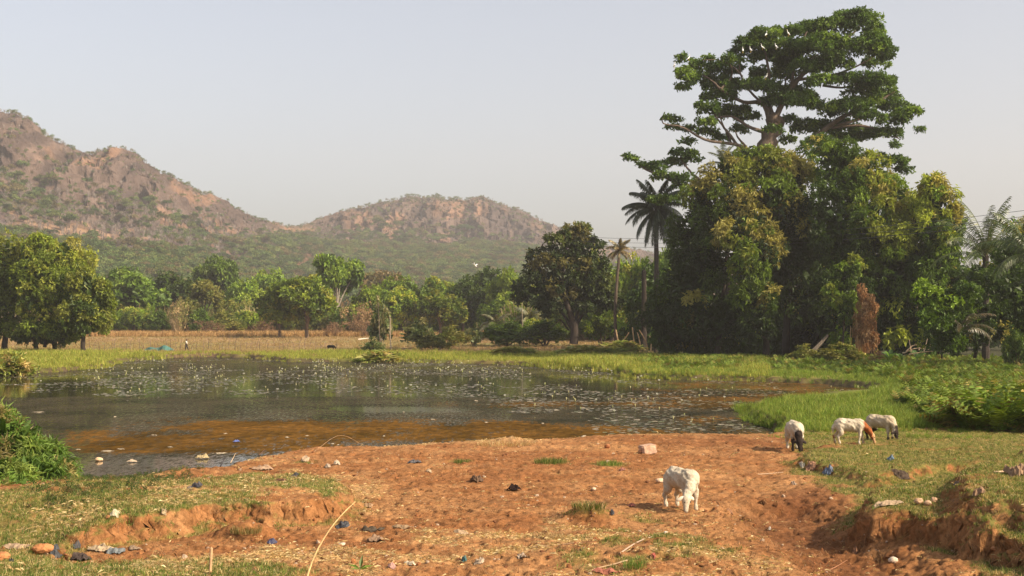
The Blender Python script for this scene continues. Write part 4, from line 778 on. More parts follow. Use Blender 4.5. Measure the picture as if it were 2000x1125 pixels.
T_ = [
 ('flat', 425, 520, 640, 85, 430, 'tree', 'olive flat-topped tree showing above the scrub behind the field', 'tree', RW),
 ('light', 520, 530, 640, 85, 440, 'tree', 'pale green tree behind and beside the small round mango', 'tree', RW),
 ('brown', 745, 530, 620, 90, 470, 'tree', 'brownish umbrella-shaped tree rising behind the orchard', 'tree', RW),
 ('roundC', 245, 520, 655, 135, 350, 'tree', 'wide dark green tree next to the domed mango trees', 'tree', RW),
 ('roundC', 330, 530, 652, 100, 370, 'tree', 'dark green rounded tree between the wide one and the bare-limbed one', 'tree', RW),
 ('olive', 395, 540, 652, 105, 350, 'tree', 'sparse olive tree with pale bare limbs behind the walker', 'tree', RW),
 ('light', 470, 548, 650, 85, 380, 'tree', 'light green tree above the scrub between the sparse olive tree and the round mango', 'tree', RW),
 ('bushC', 225, 612, 655, 60, 330, 'bush', 'fresh green bush just clear of the domed mango trees', 'bush', SB),
 ('bushA', 262, 600, 657, 62, 325, 'bush', 'rounded green bush below the wide dark tree', 'bush', SB),
 ('bushB', 310, 602, 655, 55, 325, 'bush', 'darker green bush in the scrub behind the green net', 'bush', SB),
 ('pale', 347, 585, 658, 45, 318, 'dry_shrub', 'pale leafless shrub of upright straw-coloured stems near the walker', 'shrub', SB),
 ('bushO', 365, 600, 655, 60, 335, 'bush', 'olive bush directly behind the pale leafless shrub', 'bush', SB),
 ('bushB', 392, 600, 656, 48, 320, 'bush', 'feathery dark green bush beyond the walker', 'bush', SB),
 ('bushO', 440, 612, 654, 70, 325, 'bush', 'low olive brown bush midway between walker and round mango', 'bush', SB),
 ('bushA', 480, 600, 652, 60, 330, 'bush', 'green bush left of the small round mango trunk', 'bush', SB),
 ('red', 415, 628, 656, 55, 315, 'dry_shrub', 'reddish dry shrub low in the scrub beyond the walker', 'shrub', SB),
 ('red', 512, 625, 654, 45, 320, 'dry_shrub', 'rust-coloured dry shrub beside the small round mango', 'shrub', SB),
 ('roundA', 545, 566, 660, 88, 290, 'mango_tree', 'small round mango tree with slender trunk in the dry field', 'tree', 'round mango trees in the dry field'),
 ('roundB', 600, 540, 661, 112, 288, 'mango_tree', 'larger round mango tree with low branching trunk in the dry field', 'tree', 'round mango trees in the dry field'),
 ('openA', 657, 497, 657, 105, 330, 'tree', 'tall tree with pale straight trunk and open round crown behind the dry field', 'tree', RW),
 ('bushB', 662, 600, 655, 34, 322, 'creeper_bush', 'dark bush growing around the pale straight trunk', 'bush', SB),
 ('dry', 700, 594, 656, 52, 312, 'dry_shrub', 'brownish rounded shrub beside the tall pale-trunked tree', 'shrub', SB),
 ('red', 652, 630, 660, 46, 300, 'dry_shrub', 'reddish-brown dry shrub at the foot of the pale-trunked tree', 'shrub', SB),
 ('red', 722, 628, 658, 42, 300, 'dry_shrub', 'reddish dry scrub left of the two bare posts', 'shrub', SB),
 ('light', 770, 543, 645, 95, 360, 'mango_tree', 'yellow-green orchard tree behind the others near the brownish umbrella tree', 'tree', RW),
 ('roundB', 848, 545, 645, 95, 360, 'mango_tree', 'yellow-topped orchard tree in the back row, middle of the row', 'tree', RW),
 ('light', 730, 560, 655, 82, 330, 'mango_tree', 'bright green orchard tree right behind the two bare posts', 'tree', RW),
 ('roundA', 785, 565, 658, 82, 320, 'mango_tree', 'rounded orchard tree just past the two bare posts', 'tree', RW),
 ('roundA', 860, 572, 658, 90, 315, 'mango_tree', 'orchard tree with bright crown left of the V-shaped pale trunk', 'tree', RW),
 ('roundC', 905, 545, 655, 90, 330, 'mango_tree', 'dark orchard tree with V-shaped pale trunk', 'tree', RW),
 ('roundC', 945, 520, 655, 92, 335, 'mango_tree', 'tallest orchard tree, where the egret flies past', 'tree', RW),
 ('light', 1000, 528, 660, 80, 320, 'mango_tree', 'light green tree showing left of the forked bank tree', 'tree', RW),
 ('roundB', 1035, 560, 662, 70, 300, 'mango_tree', 'rounded tree half hidden by the forked bank tree', 'tree', RW),
 ('roundC', 975, 585, 662, 75, 300, 'tree', 'low dark tree over the arching young palm', 'tree', RW),
 ('light', 1195, 520, 672, 100, 260, 'tree', 'yellow-green leafy tree behind the withered palm', 'tree', RW),
 ('roundA', 1240, 505, 672, 85, 255, 'tree', 'green leafy tree between withered palm and tall palm', 'tree', RW),
 ('roundC', 1295, 480, 672, 80, 250, 'tree', 'dark leafy tree right behind the tall palm trunk', 'tree', RW),
 ('roundA', 1150, 490, 672, 70, 270, 'tree', 'green tree peeking out behind the forked bank tree', 'tree', RW),
 ('bushC', 1175, 600, 675, 70, 225, 'bush', 'yellow-green bush under the low limb of the forked bank tree', 'bush', WS),
 ('bushA', 1235, 595, 678, 80, 220, 'bush', 'green bush behind the broken stakes', 'bush', WS),
 ('bushB', 990, 625, 674, 100, 225, 'bush', 'wide dark green bush left of the forked bank tree', 'bush', WS),
 ('bushB', 1065, 622, 676, 95, 222, 'bush', 'dark green bush beside the forked trunk', 'bush', WS),
 ('bushA', 1040, 615, 672, 50, 230, 'bush', 'fresh green bush between the two dark bushes on the bank', 'bush', WS),
 ('shrub', 818, 628, 676, 62, 210, 'milkweed_shrub', 'pale grey-green broad-leaved shrub right of the two posts', 'shrub', WS),
 ('shrub', 745, 592, 650, 42, 205, 'leafy_sapling', 'grey-green leaves sprouting at the top of the thin bare stem', 'sapling', WS),
 ('shrub', 730, 662, 695, 38, 180, 'milkweed_shrub', 'grey-green leafy shrub at the foot of the bare posts', 'shrub', WS),
 ('bushO', 880, 640, 675, 66, 215, 'bush', 'low olive bush between pale shrub and dark bank bush', 'bush', WS),
 ('shrub', 925, 636, 672, 36, 218, 'milkweed_shrub', 'small pale shrub left of the wide dark bush', 'shrub', WS),
 ('bushO', 845, 655, 682, 60, 195, 'bush', 'low brownish bush in front of the pale shrub on the bank', 'bush', WS),
 ('yel', 745, 683, 702, 80, 155, 'reed_clump', 'clump of upright yellow-green leaves at the water edge below the posts', 'waterside plant', WS),
 ('yel', 1005, 676, 694, 80, 165, 'reed_clump', 'yellow-green leafy clump at the water below the dark bank bush', 'waterside plant', WS),
 ('yel', 1140, 674, 698, 90, 165, 'reed_clump', 'wide yellow-green leafy clump below the forked bank tree', 'waterside plant', WS),
 ('yel', 1215, 664, 692, 80, 168, 'reed_clump', 'yellow-green leafy clump around the broken stakes', 'waterside plant', WS),
 ('yel', 22, 684, 728, 70, 112, 'reed_clump', 'pale yellow leafy clump on the bank under the edge mango tree', 'waterside plant', WS),
 ('bushO', 1640, 674, 696, 90, 132, 'bush', 'low grey-green shrub bed under the dead creeper', 'bush', WS),
 ('bushO', 1570, 676, 694, 60, 134, 'bush', 'low ragged shrub beside the thick grove trunk', 'bush', WS),
 ('red', 1715, 684, 700, 34, 128, 'dry_shrub', 'small brown withered shrub right of the dead creeper', 'shrub', WS),
 ('bushB', 1985, 640, 705, 60, 112, 'bush', 'dark bush at the picture edge under the palm', 'bush', WS),
 ('bushC', 1935, 780, 858, 150, 47, 'fern_bush', 'big bright fern-green bush nearest the grazing sheep', 'bush', 'fern-green bushes by the pond'),
 ('bushA', 2010, 740, 850, 140, 52, 'fern_bush', 'big darker fern-green bush at the picture edge', 'bush', 'fern-green bushes by the pond'),
]
for t in T_: plant(*t)

# undergrowth that reads as one mass behind the field and the far bank
ug = []; n = 1500
pxu = rng.uniform(180, 1330, n); Du = np.where(pxu < 1000, rng.uniform(335, 420, n), rng.uniform(262, 300, n)); Xu = (pxu - 1000) / F * Du; Zu = height(Xu, Du, False)[0]
scatter('undergrowth', np.stack([Xu, Du, Zu - .2], -1), up_rot(n, .05), np.stack([rng.uniform(5, 10, n), rng.uniform(5, 10, n), rng.uniform(3.5, 9.5, n)], -1),
        [(KN[k_].children[0].data, M_leaf) for k_ in ('bushA', 'bushB', 'bushC', 'bushO', 'bushO', 'bushA')] + [(KN['dry'].children[1].data, M_dryleaf), (KN['pale'].children[1].data, M_dryleaf)], 'dense mixed green undergrowth behind the dry field')

# dead creeper column
e = empty('dead_creeper', P(1690, 690, 139) * [1, 1, 0] + [0, 0, .35], 'column of rust-brown dead creeper hanging under the mango trees', 'creeper'); org = np.array(e.location)
DC = [(.42, .23, .10), (.30, .15, .06), (.50, .31, .15)]
rebase(crown(lobes_px([(1688, 650, 22, 30, None, 0), (1692, 620, 20, 30, None, 0), (1690, 590, 16, 24, None, 0), (1683, 570, 8, 16, None, 0), (1700, 665, 18, 22, None, 0), (1706, 600, 8, 18, None, 0)], 139), 5600, .24, .10, DC, 7, k=4, droop=1.2, inner=.25, nsub=14).obj('foliage', M_dryleaf, e), org)
mb = MB(); rg = np.random.default_rng(5)
for i in range(46):
    x = 1690 + rg.normal() * 12; tp = 575 + abs(x - 1688) * 1.6 + rg.random() * 20; mb.tube([P(x + rg.normal() * 4, 690, 138.4), P(x, 640, 138.2 + rg.random()), P(x + rg.normal() * 3, tp, 138.6 + rg.random())], [.035, .03, .012], DC[i % 3], 3)
rebase(mb.obj('stem', M_wood, e), org); tag(e.children[-1], kind='stuff')

# ------------------------------------------------------------------ palms
def frond_mesh(L, arc, cols, seed, droop=.5, nl=34, lw=.06, ll=.6, ragged=0):
    rg = np.random.default_rng(seed); mb = MB(); t = np.linspace(0, 1, nl); ang = arc[0] + (arc[1] - arc[0]) * t ** 1.1
    xs = np.cumsum(np.cos(ang)) / nl * L; zs = np.cumsum(np.sin(ang)) / nl * L; pts = np.stack([xs, rg.normal() * .03 * t * L, zs], -1) if False else np.stack([xs, xs * 0, zs], -1)
    mb.tube(pts[::3], np.linspace(.05, .012, len(pts[::3])), np.array(cols[-1]) * 1.0, 4)
    for i in range(3, nl):
        f = unit(pts[i] - pts[i - 1]); w = ll * math.sin(math.pi * (.12 + .8 * t[i])) ** .6
        for sg in (-1, 1):
            if ragged and rg.random() < ragged: continue
            d = unit(np.array([f[0] * .7, sg * 1., f[2] * .5 - droop * rg.uniform(.6, 1.4)])); ln = w * rg.uniform(.75, 1.15); s = f * lw * .5; b = pts[i]; mid = b + d * ln * .5; tp = b + d * ln + np.array([0, 0, -droop * ln * .45])
            mb.add([b - s, b + s, mid + s, mid - s, tp], [(0, 1, 2), (0, 2, 3), (3, 2, 4)], np.array(cols[rg.integers(len(cols))]) * rg.uniform(.7, 1.25))
    return mb.mesh('frond')
def palm(px, base, crown_py, D, label, nf, L, cols, arcs, tr, seed, droop=.5, trunk_c=BKD, bend=0, ll=.6, name='oil_palm', ragged=0, azr=None, lw=.06, top_px=None):
    rg = np.random.default_rng(seed); b = P(px, base, D); b[2] = gz(b[0], b[1]); t = P(top_px or px, crown_py, D); e = empty(name, b, label, 'palm')
    if tr:
        mb = MB(); q = spline([b - [0, 0, .3], b * .6 + t * .4 + [bend, 0, 0], t], 22); rr = np.linspace(tr * 1.25, tr, 22) * (1 + .08 * np.sin(np.arange(22) * 2.1)); mb.tube(q, rr, trunk_c, 8, seed); rebase(mb.obj('trunk', M_bark, e), b)
    ms = [frond_mesh(L, a, cols, seed + i, droop * (1 + .5 * i / len(arcs)), ll=ll, ragged=ragged, lw=lw) for i, a in enumerate(arcs)]
    for m_ in ms: m_.materials.append(M_palm)
    for i in range(nf):
        k = int((i + rg.random() * .8) / nf * len(arcs)) % len(arcs); f = link('frond', ms[k], None, e); f.location = t - b + [0, 0, -.25 + .4 * (1 - i / nf)]
        az = i * 2.39996 if azr is None else rg.uniform(*azr); f.rotation_euler = (rg.normal() * .12, rg.normal() * .07, az); s = rg.uniform(.85, 1.1); f.scale = (s, s, s)
    return e
PG = [(.022, .036, .014), (.032, .05, .018), (.045, .06, .022)]
palm(1282, 676, 408, 186, 'tall dark oil palm with round drooping crown standing clear of the grove', 62, 4.8, PG, [(1.35, .5), (1.0, .0), (.6, -.6), (.15, -1.1), (-.4, -1.45), (-.9, -1.5)], .30, 11, .9, ll=.85, lw=.13, trunk_c=(.05, .04, .032))
palm(1205, 676, 488, 200, 'withered palm with brown fronds on a thin trunk', 18, 2.1, [(.36, .26, .13), (.28, .2, .09), (.2, .19, .07)], [(1.3, .3), (.8, -.6), (.1, -1.3)], .20, 13, .8, ll=.5, bend=-.4, top_px=1210, trunk_c=(.10, .075, .055), lw=.09)
palm(1258, 676, 530, 180, 'dead palm trunk left of the tall oil palm', 1, .4, PG, [(1.5, 1.2)], .30, 15, .3, name='dead_palm')
palm(1925, 640, 500, 132, 'arching pale green palm fronds rising over the dark thicket', 22, 5.6, [(.05, .08, .018), (.075, .11, .025), (.12, .13, .04)], [(1.45, .7), (1.1, .1), (.8, -.5), (.4, -.9)], .3, 17, .55, ll=.9, lw=.08)
palm(2010, 690, 500, 112, 'drooping palm half cut off at the picture edge', 16, 4.6, [(.045, .07, .016), (.07, .09, .022)], [(1.3, .3), (.8, -.5), (.3, -1.1)], .3, 19, .7, ll=.8, lw=.08)
palm(970, 668, 636, 255, 'small arching young palm with brownish fronds under the orchard trees', 14, 4.0, [(.14, .12, .06), (.09, .10, .035)], [(1.3, -.2), (.9, -.9), (.5, -1.1)], 0, 21, .7, ll=.8, name='young_palm', lw=.12)
palm(1035, 672, 625, 240, 'young palm with hanging olive fronds beside the wide dark bush', 12, 3.6, [(.10, .12, .04), (.15, .14, .05)], [(1.35, -.2), (1.0, -1.1)], .2, 22, .9, ll=.7, name='young_palm', lw=.12)
palm(1880, 690, 640, 108, 'low brownish palm fronds inside the dark thicket', 9, 3.2, [(.12, .085, .04), (.07, .07, .03)], [(.9, -.3), (.5, -.8)], 0, 23, .6, ll=.5, name='young_palm', lw=.06)
palm(1415, 340, 318, 170, 'palm top poking out between cotton tree and golden mango', 12, 2.6, [(.09, .11, .05), (.12, .13, .06)], [(1.4, .6), (1.0, 0), (.6, -.5)], 0, 25, .4, ll=.6, name='crown_palm')
for o in [x for x in bpy.data.objects if x.name.startswith('crown_palm')]:
    mb = MB(); t = P(1415, 318, 170); mb.tube(spline([(t[0], t[1], .3), (t[0] + .3, t[1], 10), t], 10), .3, BKD, 7); rebase(mb.obj('trunk', M_bark, o), np.array(o.location)); dz_ = o.location[2]
    for f in o.children:
        pass

# banana-like plants by the grove
def banana(px, base, h, D, label, seed, n=8):
    rg = np.random.default_rng(seed); b = P(px, base, D); b[2] = gz(b[0], b[1]); e = empty('banana_plant', b, label, 'banana plant', 'young banana plants'); H = h * D / F
    mb = MB(); mb.tube([(0, 0, -.1), (0, 0, H * .35)], [.09, .06], (.16, .19, .07), 7); mb.obj('stem', M_bark, e)
    for i in range(n):
        a = rg.random() * 6.28; up = rg.uniform(.5, 1.3); k = 7; L = H * rg.uniform(.6, .85); d = np.array([math.cos(a), math.sin(a)]); mb = MB(); V = []
        for j in range(k):
            t = j / (k - 1); r = L * t * math.cos(up) * 1.1; z = H * .3 + L * (t * math.sin(up) - .35 * t * t); w = L * .16 * math.sin(math.pi * (t * .93 + .04)) ** .7; V += [(d[0] * r - d[1] * w, d[1] * r + d[0] * w, z + w * .3), (d[0] * r, d[1] * r, z), (d[0] * r + d[1] * w, d[1] * r - d[0] * w, z + w * .3)]
        T = []
        for j in range(k - 1):
            for s in (0, 1): q = j * 3 + s; T += [(q, q + 1, q + 4), (q, q + 4, q + 3)]
        mb.add(V, T, np.array((.12, .21, .05)) * rg.uniform(.7, 1.4)); mb.obj('leaf', M_leaf, e)
banana(1738, 696, 42, 128, 'young banana plant with upright green leaves next to the dead creeper', 1)
banana(1762, 694, 34, 129, 'small banana plant between the two taller ones', 2, 6)
banana(1792, 694, 44, 128, 'young banana plant nearest the dark thicket, above the dry stalks', 3)

# dry stalks, broken stakes, posts
def sticks(name, label, cat, D, segs, r, c, group=None, part='stick'):
    b = P(segs[0][0], segs[0][1], D); b[2] = gz(b[0], b[1]); e = empty(name, b, label, cat, group)
    for i, s in enumerate(segs):
        mb = MB(); q = spline([P(s[j], s[j + 1], D + random.uniform(-.6, .6)) for j in range(0, len(s), 2)], 6); mb.tube(q, np.linspace(r, r * .6, 6), np.array(c) * random.uniform(.75, 1.2), 5, i); rebase(mb.obj(part, M_wood, e), b)
    return e
sticks('stalk_pile', 'pile of pale dry stalks lying below the banana plants', 'stalks', 126, [(1765, 690, 1790, 680, 1815, 683), (1770, 686, 1785, 674, 1800, 676), (1775, 692, 1800, 688, 1822, 686), (1795, 684, 1798, 668), (1805, 686, 1812, 660), (1780, 688, 1776, 664), (1815, 684, 1822, 662)], .06, (.62, .44, .26))
sticks('leaning_trunk', 'grey fallen trunk leaning against the undergrowth in the grove', 'dead trunk', 146, [(1588, 686, 1600, 673, 1616, 655)], .24, (.15, .12, .09), part='log')
for i, (s, lab) in enumerate([((1212, 690, 1206, 660, 1203, 644), 'orange-brown split stump at the left end of the broken stakes'), ((1190, 688, 1215, 668, 1228, 650), 'pale stick leaning across the leafy clump'), ((1240, 690, 1238, 665, 1235, 640), 'pale upright broken stake, tallest of the row'),
        ((1252, 688, 1249, 664, 1245, 650), 'pale broken stake just right of the tallest'), ((1265, 690, 1262, 668, 1249, 645), 'pale stake leaning back toward its neighbours'), ((1271, 690, 1272, 666, 1268, 655), 'thin pale stake before the group of short stumps'), ((1283, 692, 1281, 678, 1278, 664), 'short orange-brown stump left of the last stump'), ((1292, 692, 1292, 680, 1290, 662), 'last short orange-brown stump in the row of stakes')]):
    sticks('stake', lab, 'stake', 170, [s], .10, (.55, .36, .2), 'broken stakes on the far bank', 'shaft')
sticks('bare_post', 'taller bare grey post standing on the bank', 'post', 190, [(764, 686, 762, 655, 762, 618)], .10, (.36, .28, .2), 'bare posts', 'shaft')
sticks('bare_post', 'thin dark post with leaves at its top', 'post', 192, [(744, 682, 741, 650, 739, 592)], .07, (.20, .15, .11), 'bare posts', 'shaft')
sticks('thin_pole', 'slender pale pole left of the forked bank tree', 'pole', 228, [(1021, 662, 1020, 620, 1019, 578)], .09, (.4, .33, .22), None, 'shaft')
sticks('pale_log', 'long pale log lying in the dry field beside the posts', 'log', 250, [(700, 663, 720, 661, 748, 663)], .12, (.7, .6, .48), None, 'shaft')

# stick fence round the dry field
e = empty('stick_fence', P(165, 684, 196), 'rickety fence of thin sticks across the dry field', 'fence'); e.location[2] = .45; org = np.array(e.location); rg = np.random.default_rng(9); prev = None
for i, px in enumerate(np.arange(165, 665, 10.5)):
    D = 196 + (px - 165) * .02; b = P(px + rg.normal() * 2, 684, D); b[2] = gz(b[0], b[1]); h = rg.uniform(.9, 1.9); mb = MB(); mb.tube([b - [0, 0, .1], b + [rg.normal() * .08, 0, h * .5], b + [rg.normal() * .15, 0, h]], [.045, .04, .025], np.array((.16, .11, .08)) * rg.uniform(.7, 1.5), 4); rebase(mb.obj('post', M_wood, e), org)
    if prev is not None:
        for z in (.45, .95):
            if rg.random() < .8: mb = MB(); mb.tube([prev + [0, 0, z + rg.normal() * .1], (prev + b) / 2 + [0, 0, z + rg.normal() * .12], b + [0, 0, z + rg.normal() * .1]], [.022, .02, .018], np.array((.24, .17, .12)) * rg.uniform(.6, 1.3), 4); rebase(mb.obj('rail', M_wood, e), org)
    prev = b
# green net along the fence
mb = MB(); V = []; T = []
for j in range(14):
    for k in range(5):
        q = P(278 + j * 4.9, 679, 197.5); V.append((q[0], q[1] + math.sin(j * 1.3) * .25 + k * .35, gz(q[0], q[1]) + .05 + .75 * math.sin(k / 4 * math.pi) * (.8 + .3 * math.sin(j * .9)) * math.sin(math.pi * (j + .8) / 15)))
for j in range(13):
    for k in range(4): a = j * 5 + k; T += [(a, a + 1, a + 6), (a, a + 6, a + 5)]
mb.add(V, T, (.06, .15, .125)); M_net = flat_mat('net_fabric', attr=True, rough=.7, var=.2, bump=.2)
tag(mb.obj('green_net', M_net), 'heap of blue-green netting beside the stick fence', 'net')

# ------------------------------------------------------------------ power lines
for i, (a, bq, lab) in enumerate([((1120, 462), (2100, 398), 'topmost power wire strung across the grove'), ((1120, 470), (2100, 410), 'middle power wire strung across the grove'), ((1120, 478), (2100, 420), 'lowest power wire strung across the grove')]):
    A = P(*a, 205); B = P(*bq, 118); mb = MB(); t = np.linspace(0, 1, 24)[:, None]; q = A * (1 - t) + B * t; q[:, 2] -= 1.3 * (1 - (2 * t[:, 0] - 1) ** 2); mb.tube(q, .022, (.12, .12, .12), 5, rough=0)
    tag(mb.obj('power_wire', M_wood), lab, 'wire', 'power wires')

# ------------------------------------------------------------------ lilies
DKP = [(.19, .165, .10), (.15, .13, .075), (.12, .13, .05), (.27, .22, .14)]
def pad(seed, c):
    rg = np.random.default_rng(seed); mb = MB(); n = 10; V = [(0, 0, .004)] + [(math.cos(a) * rg.uniform(.9, 1.05), math.sin(a) * rg.uniform(.9, 1.05), .02 * math.sin(a * 2 + seed) + .004 + (.10 * max(0, math.cos(a - seed)) if seed % 2 else 0)) for a in np.linspace(.15, 6.1, n)]
    mb.add(V, [(0, i, i + 1) for i in range(1, n)], c); return mb.mesh('pad')
M_pad = leaf_mat('lily_pad', .1, .42, .35, .4)
LBND = [((-60, 1250), (702, 736), 1.), ((-60, 1000), (742, 752), .9), ((200, 1150), (736, 776), .55), ((150, 900), (768, 773), 1.), ((950, 1750), (736, 792), .6), ((1000, 1500), (796, 806), .7), ((1150, 1530), (806, 846), .35), ((60, 500), (716, 770), .3)]
def lily_density(px, py, X, Y):
    v = fbm(X * .12, Y * .09, 4, 191); d = 0 * px
    for (a, b), (c, e_), w in LBND: d = np.maximum(d, w * sstep(a - 20, a + 20, px) * (1 - sstep(b - 40, b + 40, px)) * sstep(c - 2, c + 1, py) * (1 - sstep(e_ - 1, e_ + 2, py)))
    return d * sstep(-.12, .22, v + fbm(X * .35, Y * .12, 3, 193) * .9)
X, Y = fan_pts(110000, 36, 170, -.42, .42, power=.3); px, py = proj(X, Y, X * 0); _, S = height(X, Y, False); dn = lily_density(px, py, X, Y)
k = (S < -.7) & (rng.random(len(X)) < dn * .8); pts = np.stack([X, Y, X * 0 + .006], -1)[k]; n = len(pts)
scatter('lily_pads', pts, np.stack([rng.normal(size=n) * .04, rng.normal(size=n) * .04, rng.random(n) * 6.28], -1), rng.uniform(.06, .15, n), [(pad(i, c), M_pad) for i, c in enumerate(DKP)], 'floating brown-green lily pads spread over the pond')
def lily(seed, open_):
    rg = np.random.default_rng(seed); mb = MB(); H = rg.uniform(.16, .26); mb.tube([(0, 0, -.1), (.005, 0, H)], [.008, .007], (.2, .2, .07), 4); np_ = 14 if open_ else 6
    for i in range(np_):
        a = i * 2.4; t = (.35 + .75 * (i / np_)) if open_ else .16; L = .10 if open_ else .13; d = np.array([math.cos(a) * math.sin(t), math.sin(a) * math.sin(t), math.cos(t)]); s = np.array([-math.sin(a), math.cos(a), 0]) * (.022 if open_ else .026); b = np.array([math.cos(a) * .01, math.sin(a) * .01, H])
        c = (.74, .72, .60) if open_ else ((.66, .60, .34) if i % 3 else (.5, .55, .22)); mb.add([b, b + d * L * .55 + s, b + d * L, b + d * L * .55 - s], [(0, 1, 2), (0, 2, 3)], c)
    return mb.mesh('lily')
lm = [lily(1, True), lily(2, True), lily(3, False), lily(4, False)]; M_petal = leaf_mat('petal', .25, .5, .05, .2, (1, 1, .9))
for q in lm: q.materials.append(M_petal)
X, Y = fan_pts(30000, 38, 160, -.42, .42, power=.0); px, py = proj(X, Y, X * 0); _, S = height(X, Y, False); dn = lily_density(px, py, X, Y); dn *= np.where(py > 745, .6, 1.) * np.where(px < 180, .3, 1)
k = (S < -.8) & (rng.random(len(X)) < dn * .14); X, Y = X[k], Y[k]; o_ = np.argsort(Y); X, Y = X[o_], Y[o_]
print('lilies', len(X))
for i in range(min(290, len(X))):
    op_ = rng.random() < .3; mm = lm[int(rng.integers(0, 2)) + (0 if op_ else 2)]; o = link('water_lily', mm); o.location = (X[i], Y[i], 0); o.rotation_euler[2] = rng.random() * 6.28; s = rng.uniform(.6, 1.05) * (1 + .3 * sstep(60, 110, np.array(Y[i]))); o.scale = (s, s, s)
    if op_: tag(o, 'open white water lily flower standing over the pond', 'water lily', 'open white water lilies')
    else: tag(o, 'closed creamy yellow water lily bud standing over the pond', 'water lily', 'closed water lily buds')
if len(X) > 290:
    n = min(len(X) - 290, 420); sel = rng.permutation(np.arange(290, len(X)))[:n]; scatter('far_lilies', np.stack([X[sel], Y[sel], X[sel] * 0], -1), up_rot(n, .05), rng.uniform(.8, 1.3, n), [(q, M_petal) for q in lm[1:]], 'white water lily flowers dotting the far side of the pond')

# ------------------------------------------------------------------ near leafy shrub at the water, lower left
e = empty('leafy_shrub', G(40, 975), 'big lush shrub with long narrow green leaves overhanging the pond', 'shrub'); org = np.array(e.location)
SP = [(.08, .14, .022), (.12, .20, .035), (.17, .26, .05), (.22, .28, .06), (.30, .25, .09)]
lb = []
for px, py, rx, ry, D in [(-10, 835, 50, 40, 28.3), (40, 845, 34, 30, 28.2), (90, 880, 30, 26, 28), (120, 915, 30, 26, 27.6), (-20, 850, 60, 55, 28.5), (30, 870, 50, 50, 28), (70, 895, 48, 40, 27.5), (20, 930, 60, 48, 26.5), (90, 935, 45, 34, 26.8), (130, 950, 34, 24, 27), (-60, 920, 70, 70, 27), (60, 965, 60, 20, 26), (10, 982, 60, 20, 25.4), (110, 972, 40, 16, 26.2), (150, 962, 26, 14, 27.2), (0, 820, 26, 24, 28.6), (-30, 970, 70, 30, 25.6)]:
    lb.append((P(px, py, D), np.array([rx, (rx + ry) * .45, ry]) * D / F, None))
rebase(crown(lb, 26000, .17, .032, SP, 77, sub_r=.42, k=7, droop=.55, inner=.05, nsub=12, spread=1.0, low_cut=-.9).obj('foliage', M_leaf, e), org)
mb = MB(); rg = np.random.default_rng(4)
for i in range(26):
    a = lb[i % len(lb)][0]; q = a + rg.normal(size=3) * .1; b = (org + a) / 2 * [1, 1, 0] + [0, 0, .1] + rg.normal(size=3) * [.2, .2, 0]; mb.tube(spline([b, (b + q) / 2 + [0, 0, .25], q], 6), [.014, .013, .011, .009, .007, .005], (.12, .14, .05), 4)
rebase(mb.obj('stem', M_bark, e), org); tag(e.children[-1], kind='stuff')
# low creeping weeds between shrub and bank
wp = polyW([(100, 985, .4), (190, 968, .4), (300, 935, .5), (380, 925, .5), (330, 950, .9), (230, 985, 1.), (80, 1000, 1)])
X, Y = rng.uniform(-10, -4, 4000), rng.uniform(20, 34, 4000); k = (sdist(X, Y, wp) > -.15 + rng.normal(size=4000) * .1); X, Y = X[k], Y[k]; Z, S = height(X, Y); Z = np.maximum(Z, 0); k = rng.random(len(X)) < .38; X, Y, Z = X[k], Y[k], Z[k]
def weed_mesh(seed):
    lo = [((0, 0, .03), (.08, .08, .04), None)]; return crown(lo, 50, .045, .014, [(.07, .11, .025), (.1, .13, .03), (.16, .13, .05)], seed, k=4, inner=0, droop=0).mesh('weed')
if len(X): scatter('creeping_weeds', np.stack([X, Y, Z], -1), up_rot(len(X), .1), rng.uniform(.5, 1.1, len(X)), [(weed_mesh(i), M_leaf) for i in range(3)], 'low green creeping weeds along the water beside the lush shrub')

